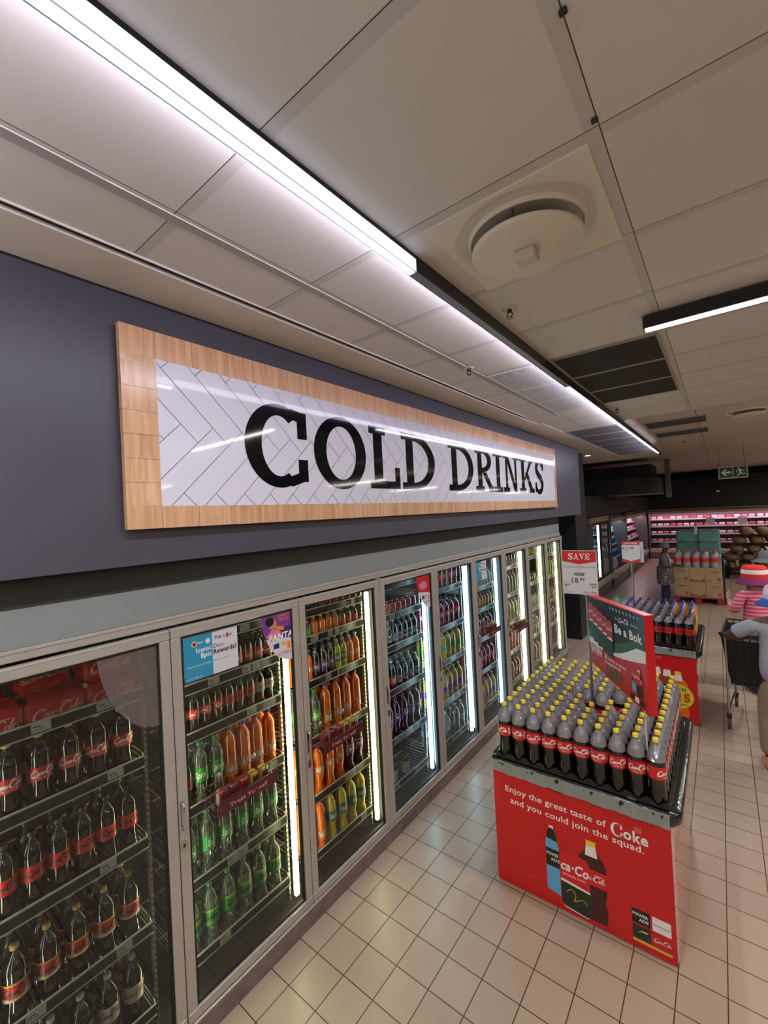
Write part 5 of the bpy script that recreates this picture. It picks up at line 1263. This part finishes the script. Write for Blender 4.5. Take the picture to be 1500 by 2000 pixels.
M_teal = mat('teal_wrap', (98, 150, 146), 0.18, spec=0.6, bump=0.7, bscale=9, noise=0.15, nscale=5)
for zi in range(5):
    for xi in range(2):
        t = obj('shrink_wrapped_pack', None, None, (-.95+xi*.455, 13.38, .1505+zi*.2905), 0, 'teal shrink-wrapped bottle pack, %s layer from the floor, %s side' % (ORD[zi], ['left', 'right'][xi]), 'bottle pack', 'teal packs on the second pallet')
        MB().box(0, .45, 0, .95, 0, .29, M_teal, .03).build('pack', t)
t = thing('pallet_jack_bar', 'dark steel bar leaning at the right side of the carton pallet', 'bar', (-.012, 12.25, 0)); MB().tube([(0, 0, 0.0), (0.0, .02, .2), (-.005, .5, .95)], .018, mat('bar_dark', (30, 34, 48), 0.4, 0.5)).build('bar', t)
def pole_card(x, y, z0, z1, w, h, label):
    t = thing('price_sign', label, 'price sign', (x, y, 0)); MB().lathe([(.008, z0), (.008, z1)], (0, 0, 0), M_steelp, n=8).build('pole', t)
    c = MB(); c.box(-w/2, w/2, -.014, -.010, z1-.02, z1-.02+h, M_pwhite); c.rect(-w/2+.01, w/2-.01, z1+h*.6, z1+h*.9, frame((0, -.0143, 0), (1, 0, 0), (0, 0, 1)), mat('card_red', 0)); c.build('card', t)
pole_card(-.52, 13.30, 0.0, 1.55, .06, .30, 'narrow white price card on a pole between the two pallets')
# potato bags
M_sack = mat('potato_bag', (136, 108, 80), 0.75, noise=0.55, nscale=17, bump=1.0, bscale=16)
def sack_mesh(seed):
    r_ = random.Random(seed); b = MB(); n, m = 22, 12; rings = []
    for i in range(m+1):
        a = PI*i/m; rr = math.sin(a)**.6; ring = []
        for k in range(n):
            q = 2*PI*k/n; bump = 1+.10*math.sin(k*2.3+i*1.9+seed)+.08*r_.uniform(-1, 1)
            ring.append((.27*math.cos(a)*-1*1.05, .17*rr*math.cos(q)*bump, .115+.115*rr*math.sin(q)*bump))
        rings.append(ring)
    b.loft(rings, M_sack, True, True); b.tube([(.27, 0, .115), (.31, 0, .13), (.34, .02, .12)], [.02, .035, .03], M_sack, 8)
    return b.mesh('potato_bag')
SK = [sack_mesh(i) for i in range(4)]
pallet(-.06, 1.9, 16.9, 18.3, 'red pallet under the heap of potato bags')
q = 0
for zi, (n, x0) in enumerate([(5, .14), (5, .2), (4, .34), (4, .42), (3, .60)]):
    for yi in range(2):
        for k in range(n):
            r_ = random.Random(q); o = obj('potato_bag', SK[q % 4], None, (x0+k*.40, 17.25+yi*.72, .166+zi*.262), PI/2+r_.uniform(-.08, .08), 'brown potato bag in the heap, %s layer up, %s row, %s from left' % (ORD[zi], ['front', 'back'][yi], ORD[k]), 'potato bag', 'potato bags heaped on the pallet'); q += 1
t = thing('produce_bin', 'dark slatted bin with a pale top edge beyond the grey hat', 'bin', (.92, 15.0, 0)); c = MB(); c.box(0, .9, 0, .9, 0, .96, mat('bin_dark', (60, 58, 52), 0.6), .01); c.build('bin_body', t)
e = MB(); e.box(-.02, .92, -.02, .92, .96, 1.0, M_pwhite, .008); e.build('top_edge', t)
t = thing('black_bag', 'black carrier bag standing left of the potato bags', 'bag', (-.02, 16.5, 0)); c = MB(); c.lathe([(.13, 0), (.17, .1), (.18, .3), (.14, .5), (.05, .62), (.07, .68)], (0, 0, 0), mat('bag_black', (14, 14, 16), 0.3, bump=0.6, bscale=20), n=18); c.build('bag', t)
for (x, lb) in ((-.35, 'white price card hanging in front of the back meat fridge, left one'), (.62, 'white price card hanging in front of the back meat fridge, right one')):
    t = thing('hanging_card', lb, 'price sign', (x, 21.15, 1.40)); MB().box(-.14, .14, 0, .004, 0, .26, M_pwhite).build('card', t)
    MB().lathe([(.004, .26), (.004, .62)], (0, .002, 0), M_steelp, n=6).build('hanger_rod', t)
t = thing('security_camera', 'tiny white camera on the black fascia under the exit sign', 'camera', (-.06, 21.28, 2.72)); MB().lathe([(.06, 0), (.06, -.03), (.045, -.07), (0, -.08)], (0, 0, 0), M_white, n=16).build('dome', t)

# ================================================================== SHOPPING TROLLEY
t = thing('shopping_trolley', 'black plastic shopping trolley in front of the man in grey', 'trolley', (.17, 5.66, 0), math.radians(-4))
M_tb = mat('trolley_black', (20, 21, 24), 0.4); 
b = MB(); zt, zb_ = .97, .46
def tro(s, z): 
    k = (z-zb_)/(zt-zb_); hw = .165+.065*k; y0_ = .06-.06*k; y1_ = .66+.14*k; return [(-hw, y0_, z), (hw, y0_, z), (hw, y1_, z), (-hw, y1_, z)]
for i in range(13):
    z = zb_+(zt-zb_)*i/12; P = tro(0, z)
    for e in range(4):
        A, B = Vector(P[e]), Vector(P[(e+1) % 4]); b.tube([A, B], .010 if i in (0, 12) else .0062, M_tb, 6)
for e in range(4):
    for k in range(9 if e % 2 == 0 else 13):
        q = k/(8 if e % 2 == 0 else 12); A0, B0, A1, B1 = [Vector(v) for v in (tro(0, zb_)[e], tro(0, zb_)[(e+1) % 4], tro(0, zt)[e], tro(0, zt)[(e+1) % 4])]
        b.tube([A0+(B0-A0)*q, A1+(B1-A1)*q], .007, M_tb, 6)
P = tro(0, zb_)
for k in range(9): q = k/8; b.tube([Vector(P[0])+(Vector(P[1])-Vector(P[0]))*q, Vector(P[3])+(Vector(P[2])-Vector(P[3]))*q], .006, M_tb, 6)
b.add(tro(0, zb_-.004), [(0, 1, 2, 3)], M_tb)
lo = tro(0, zb_+.02); hi = tro(0, zt-.04)
for e in range(4): b.add([lo[e], lo[(e+1) % 4], hi[(e+1) % 4], hi[e]], [(0, 1, 2, 3)], M_tb)
b.build('basket', t)
h = MB(); h.tube([(-.23, 0, .97), (-.235, -.05, 1.0), (-.21, -.08, 1.01), (.21, -.08, 1.01), (.235, -.05, 1.0), (.23, 0, .97)], .013, M_tb); h.build('handle', t)
for s_ in (-1, 1):
    MB().tube([(s_*.20, -.02, .95), (s_*.195, .0, .6), (s_*.20, .02, .14)], .011, M_chrome).build('leg', t)
    MB().tube([(s_*.17, .62, .45), (s_*.175, .68, .14)], .011, M_chrome).build('leg', t)
    MB().tube([(s_*.20, .02, .18), (s_*.18, .35, .22), (s_*.175, .68, .18)], .010, M_chrome).build('base_rail', t)
    for yy in (.02, .68):
        w = MB(); x = s_*.2 if yy < .1 else s_*.175; w.lathe([(.018, .10), (.024, .15), (.016, .155)], (x, yy, 0), M_tb, n=12)
        w.box(x-.016, x+.016, yy-.03, yy+.012, .04, .105, mat('caster_grey', (96, 94, 96), 0.4)); wm = []
        for k in range(16): a = 2*PI*k/16; wm.append((math.cos(a), math.sin(a)))
        w.loft([[(x-.012, yy-.02+.048*c_, .048+.048*s2) for c_, s2 in wm], [(x+.012, yy-.02+.048*c_, .048+.048*s2) for c_, s2 in wm]], mat('caster_tyre', (60, 58, 60), 0.6)); w.build('caster', t)
t = thing('shopping_bag', 'crumpled black and white bag lying in the trolley', 'bag', (.20, 6.02, .475)); MB().lathe([(.08, 0), (.12, .1), (.12, .3), (.08, .46), (.10, .54), (.03, .60)], (0, 0, 0), mat('bag_printed', (150, 150, 154), 0.35, noise=0.9, nscale=14, bump=0.8, bscale=18), n=18).build('bag', t)

# ================================================================== PEOPLE
def skin(name, verts, edges, m, parent, sub=2, root=0):
    me = bpy.data.meshes.new(name); me.from_pydata([v[0] for v in verts], edges, []); o = bpy.data.objects.new(name, me); C.objects.link(o)
    md = o.modifiers.new('skin', 'SKIN'); md.use_smooth_shade = True; md.branch_smoothing = 0.6
    for i, v in enumerate(verts):
        r = v[1]; me.skin_vertices[0].data[i].radius = r if isinstance(r, tuple) else (r, r); me.skin_vertices[0].data[i].use_root = (i == root)
    sb = o.modifiers.new('sub', 'SUBSURF'); sb.levels = sub; sb.render_levels = sub
    dg = bpy.context.evaluated_depsgraph_get(); dg.update(); nm = bpy.data.meshes.new_from_object(o.evaluated_get(dg), depsgraph=dg)
    nm.materials.clear(); nm.materials.append(m); nm.polygons.foreach_set('use_smooth', [True]*len(nm.polygons)); nm.name = name
    bpy.data.objects.remove(o); bpy.data.meshes.remove(me)
    return obj(name, nm, parent)
def chain(vs, es, pts, at=None):
    """append a limb; pts (pos, r); at = index to join"""
    p = at
    for q in pts:
        vs.append(q); i = len(vs)-1
        if p is not None: es.append((p, i))
        p = i
    return p
def hand(vs, es, wrist, direction, side, palm_n, curl=.5, at=None, k=1.0):
    """palm and five unequal fingers; direction = where the fingers point, palm_n = palm normal, side = +1 thumb along palm_n x direction"""
    d = Vector(direction).normalized(); n = Vector(palm_n).normalized(); s = n.cross(d).normalized()*side; w = Vector(wrist)
    palm = chain(vs, es, [(tuple(w+d*.045*k), (.034*k, .016*k)), (tuple(w+d*.085*k), (.036*k, .014*k))], at)
    for i, (off, ln) in enumerate(((.030, .072), (.010, .080), (-.010, .075), (-.029, .060))):
        b0 = w+d*.09*k+s*off*k; l = ln*k; a = curl
        p1 = b0+(d*math.cos(a*.6)+n*math.sin(a*.6))*l*.42; p2 = p1+(d*math.cos(a*1.6)+n*math.sin(a*1.6))*l*.34; p3 = p2+(d*math.cos(a*2.4)+n*math.sin(a*2.4))*l*.26
        chain(vs, es, [(tuple(b0), .0095*k), (tuple(p1), .0088*k), (tuple(p2), .008*k), (tuple(p3), .0068*k)], palm)
    t0 = w+d*.035*k+s*.030*k; chain(vs, es, [(tuple(t0+s*.012*k+d*.012*k), .012*k), (tuple(t0+s*.030*k+d*.034*k+n*.008*k), .0105*k), (tuple(t0+s*.036*k+d*.058*k+n*.016*k), .0085*k)], palm-1)
def figure(t, H, skinm, sh, el, wr, hp, kn, an, lean=0.0, headturn=0.0, hdirs=None, shoem=None, shirt=None, trous=None, sleeve='long', bulk=1.0, trbulk=1.0, shirt_low=.50, coat_low=None):
    """local frame: y forward, x right. joints as lists (left,right) in metres"""
    V = Vector; vs = []; es = []; hw = .0
    pel = (0, 0, .53*H)
    vs.append((pel, (.105*bulk, .08*bulk)))
    chest = chain(vs, es, [((0, lean*.3, .62*H), (.10*bulk, .075*bulk)), ((0, lean*.7, .73*H), (.12*bulk, .082*bulk)), ((0, lean, .80*H), (.095*bulk, .065*bulk))], 0)
    nk = chain(vs, es, [((0, lean+.012, .845*H), .052), ((0, lean+.022, .875*H), .054)], chest)
    f = V((math.sin(headturn), math.cos(headturn), 0)); c = V((0, lean+.03, 0))
    hd = chain(vs, es, [(tuple(c+f*.012+V((0, 0, .905*H))), (.062, .074)), (tuple(c+V((0, 0, .945*H))), (.074, .088)), (tuple(c-f*.006+V((0, 0, .975*H))), (.062, .076))], nk)
    chain(vs, es, [(tuple(c+f*.088+V((0, 0, .928*H))), .012), (tuple(c+f*.102+V((0, 0, .920*H))), .010)], hd-1)
    for sx in (-1, 1): chain(vs, es, [(tuple(c+V((f.y, -f.x, 0))*.080*sx+V((0, 0, .932*H))), (.008, .016))], hd-1)
    for i in (0, 1):
        a = chain(vs, es, [(sh[i], .055*bulk), (tuple((V(sh[i])+V(el[i]))/2), .047*bulk), (el[i], .040), (tuple((V(el[i])*.6+V(wr[i])*.4)), .038), (wr[i], .026)], chest)
        if hdirs: hand(vs, es, wr[i], hdirs[i][0], hdirs[i][2], hdirs[i][1], .55, a)
        b = chain(vs, es, [(hp[i], .070*bulk), (tuple((V(hp[i])+V(kn[i]))/2), .060), (kn[i], .050), (tuple((V(kn[i])*.6+V(an[i])*.4)), .048), (an[i], .036), (tuple(V(an[i])+V((0, .08, -.045))), .036), (tuple(V(an[i])+V((0, .15, -.058))), .026)], 0)
    body = skin('body', vs, es, skinm, t, 2)
    # face details
    for sx in (-1, 1):
        e_ = MB(); p = c+f*.076+V((f.y, -f.x, 0))*.030*sx+V((0, 0, .944*H)); e_.lathe([(0, -.009), (.008, -.006), (.010, 0), (.008, .006), (0, .009)], tuple(p), M_white, n=10); e_.build('eye', body)
    m_ = MB(); p = c+f*.083+V((0, 0, .903*H)); m_.box(p.x-.02, p.x+.02, p.y-.006, p.y+.004, p.z-.003, p.z+.003, mat('lips', (120, 60, 56), 0.5), .003); m_.build('mouth', body)
    # shirt
    vs = []; es = []; lo = shirt_low*H if coat_low is None else coat_low*H
    vs.append(((0, 0, lo), (.175*bulk, .135*bulk)))
    ch = chain(vs, es, [((0, lean*.2, .60*H), (.165*bulk, .125*bulk)), ((0, lean*.7, .72*H), (.168*bulk, .12*bulk)), ((0, lean, .80*H), (.125*bulk, .085*bulk)), ((0, lean+.01, .832*H), (.066, .062))], 0)
    for i in (0, 1):
        mid = V(sh[i])*.45+V(el[i])*.55
        pts = [(sh[i], .073*bulk), (tuple(mid), .066*bulk)]
        if sleeve == 'short': pts = [(sh[i], .066*bulk), (tuple(V(sh[i])*.5+V(el[i])*.5), .062*bulk), (tuple(V(sh[i])*.25+V(el[i])*.75), .060*bulk)]
        if sleeve == 'long': pts = [(sh[i], .073*bulk), (tuple(mid), .062*bulk), (el[i], .054), (tuple(V(el[i])*.25+V(wr[i])*.75), .042)]
        chain(vs, es, pts, ch-1)
    skin('shirt', vs, es, shirt, t, 2)
    vs = []; es = []; vs.append(((0, 0, .50*H), (.155*bulk, .118*bulk)))
    chain(vs, es, [((0, 0, .60*H), (.135*bulk, .105*bulk))], 0)
    for i in (0, 1):
        chain(vs, es, [(hp[i], .098*trbulk*bulk), (tuple((V(hp[i])+V(kn[i]))/2), .088*trbulk), (kn[i], .075*trbulk), (tuple((V(kn[i])+V(an[i]))/2), .072*trbulk), (tuple(V(an[i])+V((0, 0, .015))), .066*trbulk)], 0)
    skin('trousers', vs, es, trous, t, 2)
    for i in (0, 1):
        s = MB(); a = V(an[i]); rings = []
        for (yy, w, h) in ((-.075, .028, .07), (-.05, .040, .10), (.0, .042, .10), (.06, .045, .075), (.12, .047, .055), (.165, .038, .042), (.185, .018, .026)):
            rings.append([(a.x+w*math.cos(q), a.y+yy, (a.z-.085)+max(0.0, (h/2)+(h/2)*math.sin(q)*1.0)) for q in [2*PI*k/14 for k in range(14)]])
        s.loft(rings, shoem); rr = [[(x_, y_, min(z_, a.z-.085+.022)) for x_, y_, z_ in ring] for ring in rings]
        s.loft([[(a.x+(x_-a.x)*1.06, y_, z_) for x_, y_, z_ in ring] for ring in rr], mat('sole_white', (200, 192, 180), 0.6)); s.build('shoe', t)
    return c, f
def stripes(name, cols, per, axis=2, off=0.0, sc=1.0):
    if name in _M: return _M[name]
    m = bpy.data.materials.new(name); m.use_nodes = True; nt = m.node_tree; N = nt.nodes; L = nt.links; b = N['Principled BSDF']; b.inputs['Roughness'].default_value = .8
    tc = N.new('ShaderNodeTexCoord'); sp = N.new('ShaderNodeSeparateXYZ'); L.new(tc.outputs['Object'], sp.inputs[0])
    a = N.new('ShaderNodeMath'); a.operation = 'SUBTRACT'; L.new(sp.outputs[axis], a.inputs[0]); a.inputs[1].default_value = off
    d = N.new('ShaderNodeMath'); d.operation = 'DIVIDE'; L.new(a.outputs[0], d.inputs[0]); d.inputs[1].default_value = per
    if sc: f_ = N.new('ShaderNodeMath'); f_.operation = 'FRACT'; L.new(d.outputs[0], f_.inputs[0]); d = f_
    r = N.new('ShaderNodeValToRGB'); r.color_ramp.interpolation = 'CONSTANT'; e = r.color_ramp.elements
    while len(e) < len(cols): e.new(0.5)
    for i, (p, c_) in enumerate(cols): e[i].position = p; e[i].color = (*lin(c_), 1)
    L.new(d.outputs[0], r.inputs[0]); L.new(r.outputs[0], b.inputs['Base Color']); _M[name] = m; return m
def bucket_hat(t, c, z, m_crown, m_brim, r=.098, brim=.16, hc=.13, drop=.05, bm=True):
    h = MB(); h.lathe([(r*1.08, 0), (r*1.06, hc*.5), (r*.98, hc*.85), (r*.8, hc), (0, hc*1.04)], (c.x, c.y, z), m_crown, n=26, capb=False, capt=False)
    ht = h.build('hat', t); b = MB(); b.lathe([(r*1.04, .012), (brim, -drop), (brim+.002, -drop-.006), (r*1.02, .004)], (c.x, c.y, z), m_brim, n=30, capb=False, capt=False); b.build('hat_brim', ht)
dark_skin = mat('skin_dark', (74, 46, 36), 0.5); mid_skin = mat('skin_brown', (142, 96, 76), 0.5); light_skin = mat('skin_light', (206, 164, 148), 0.5)
# man in grey, back to the camera
t = thing('person', 'person seen from behind in grey T-shirt, khaki trousers and blue hat, pushing a trolley', 'person', (.375, 5.06, 0))
c, f = figure(t, 1.60, dark_skin, [(-.185, .03, 1.25), (.185, .03, 1.25)], [(-.385, .13, 1.09), (.30, .14, 1.03)], [(-.30, .36, 1.03), (.02, .38, 1.03)],
    [(-.10, 0, .80), (.10, 0, .80)], [(-.125, .03, .45), (.12, .10, .46)], [(-.13, -.02, .085), (.12, .22, .085)], lean=.05, hdirs=[((.25, 1, -.05), (0, -.1, -1), -1), ((-.2, 1, 0), (0, -.1, -1), 1)],
    shoem=mat('shoe_orange_white', (206, 130, 70), 0.5, noise=0.3, nscale=12), shirt=mat('tshirt_grey', (156, 156, 166), 0.85, noise=0.05, nscale=6, bump=0.3, bscale=9), trous=mat('khaki', (132, 118, 98), 0.85, noise=0.12, nscale=8, bump=0.6, bscale=14), sleeve='short', bulk=1.12, trbulk=1.05, shirt_low=.425)
bucket_hat(t, c, 1.475, stripes('hat_lilac_pink', [(0, (200, 190, 232)), (.35, (220, 214, 240)), (.7, (236, 170, 190))], .14, 2, 1.475), mat('hat_blue', (20, 84, 160), 0.8), .105, .172, .125, .045)
hh = MB(); hh.lathe([(.05, -.10), (.078, -.06), (.086, 0), (.08, .04)], (c.x, c.y, 1.48), mat('hair_black', (20, 17, 16), 0.9), n=20, capb=False, capt=False); hh.build('hair', t)
# person in pink striped top
t = thing('person', 'person in pink striped top and red and white striped hat, hand raised', 'person', (.31, 6.95, 0), math.radians(25))
c, f = figure(t, 1.52, light_skin, [(-.165, .0, 1.20), (.165, .0, 1.20)], [(-.26, .02, .98), (.25, -.02, .96)], [(-.205, .20, 1.07), (.22, .20, 1.04)],
    [(-.09, 0, .76), (.09, 0, .76)], [(-.10, .04, .43), (.10, .06, .43)], [(-.10, -.03, .085), (.10, .08, .085)], lean=.02, hdirs=[((.0, .6, .8), (1, 0, .2), 1), ((0, 1, .1), (-1, 0, 0), 1)],
    shoem=mat('shoe_dark', (36, 34, 36), 0.5), shirt=stripes('top_pink', [(0, (226, 96, 128)), (.4, (240, 176, 186)), (.7, (210, 70, 110))], .045, 2), trous=mat('trousers_dark', (24, 22, 26), 0.8), sleeve='long', bulk=1.05)
bucket_hat(t, c, 1.40, stripes('hat_red_white', [(0, (214, 44, 34)), (.34, (232, 228, 224)), (.67, (214, 44, 34))], .15, 2, 1.40), mat('hat_purple', (126, 34, 96), 0.8), .125, .185, .145, .07)
# person with grey felt hat further on
t = thing('person', 'person in grey felt hat and dark jacket beyond the striped hat', 'person', (.52, 8.6, 0))
c, f = figure(t, 1.58, mid_skin, [(-.17, 0, 1.24), (.17, 0, 1.24)], [(-.22, -.02, .98), (.22, -.02, .98)], [(-.20, .10, .80), (.20, .10, .80)], [(-.09, 0, .79), (.09, 0, .79)], [(-.10, .05, .45), (.10, -.02, .45)], [(-.10, .08, .085), (.10, -.1, .085)],
    hdirs=[((0, .3, -1), (1, 0, 0), 1), ((0, .3, -1), (-1, 0, 0), -1)], shoem=mat('shoe_dark', 0), shirt=mat('jacket_charcoal', (58, 58, 62), 0.85), trous=mat('trousers_dark', 0))
bucket_hat(t, c, 1.45, mat('felt_grey', (116, 116, 118), 0.9, noise=0.1), mat('felt_grey', 0), .105, .20, .12, .035)
# woman beside the cartons
t = thing('person', 'person in grey beanie, grey jacket and patterned tunic standing left of the cartons', 'person', (-1.10, 11.9, 0), -PI/2)
tun = mat('tunic_pattern', (96, 92, 94), 0.85)
if True:
    nt = tun.node_tree; N = nt.nodes; L = nt.links; tc = N.new('ShaderNodeTexCoord'); v = N.new('ShaderNodeTexVoronoi'); v.feature = 'DISTANCE_TO_EDGE'; v.inputs['Scale'].default_value = 22; L.new(tc.outputs['Object'], v.inputs['Vector'])
    r = N.new('ShaderNodeValToRGB'); r.color_ramp.elements[0].position = .06; r.color_ramp.elements[0].color = (*lin((150, 146, 140)), 1); r.color_ramp.elements[1].position = .12; r.color_ramp.elements[1].color = (*lin((26, 24, 28)), 1)
    L.new(v.outputs['Distance'], r.inputs[0]); L.new(r.outputs[0], N['Principled BSDF'].inputs['Base Color'])
c, f = figure(t, 1.42, dark_skin, [(-.15, 0, 1.12), (.15, 0, 1.12)], [(-.19, .03, .92), (.19, .03, .92)], [(-.14, .22, .90), (.14, .22, .92)], [(-.08, 0, .71), (.08, 0, .71)], [(-.085, .02, .40), (.085, .0, .40)], [(-.085, .02, .085), (.085, -.02, .085)],
    hdirs=[((.1, 1, 0), (0, 0, -1), -1), ((-.1, 1, 0), (0, 0, -1), 1)], shoem=mat('shoe_dark', 0), shirt=mat('jacket_grey', (92, 90, 100), 0.9, noise=0.08), trous=mat('trousers_navy', (24, 34, 66), 0.85), bulk=1.05)
g = MB(); g.lathe([(.165, .47), (.17, .6), (.165, .74), (.16, .86)], (0, .005, 0), tun, n=24, capb=False, capt=False); g.build('tunic', t)
g = MB(); g.lathe([(.094, 0), (.100, .03), (.098, .07), (.078, .115), (0, .135)], (c.x, c.y-.006, 1.315), mat('beanie_grey', (104, 106, 108), 0.95, noise=0.15, nscale=40), n=22, capb=False, capt=False); g.build('beanie', t)
g = MB(); g.tube([(-.14, .05, 1.17), (-.02, .13, 1.02), (.10, .13, .86)], .010, M_white, 6); g.build('bag_strap', t)
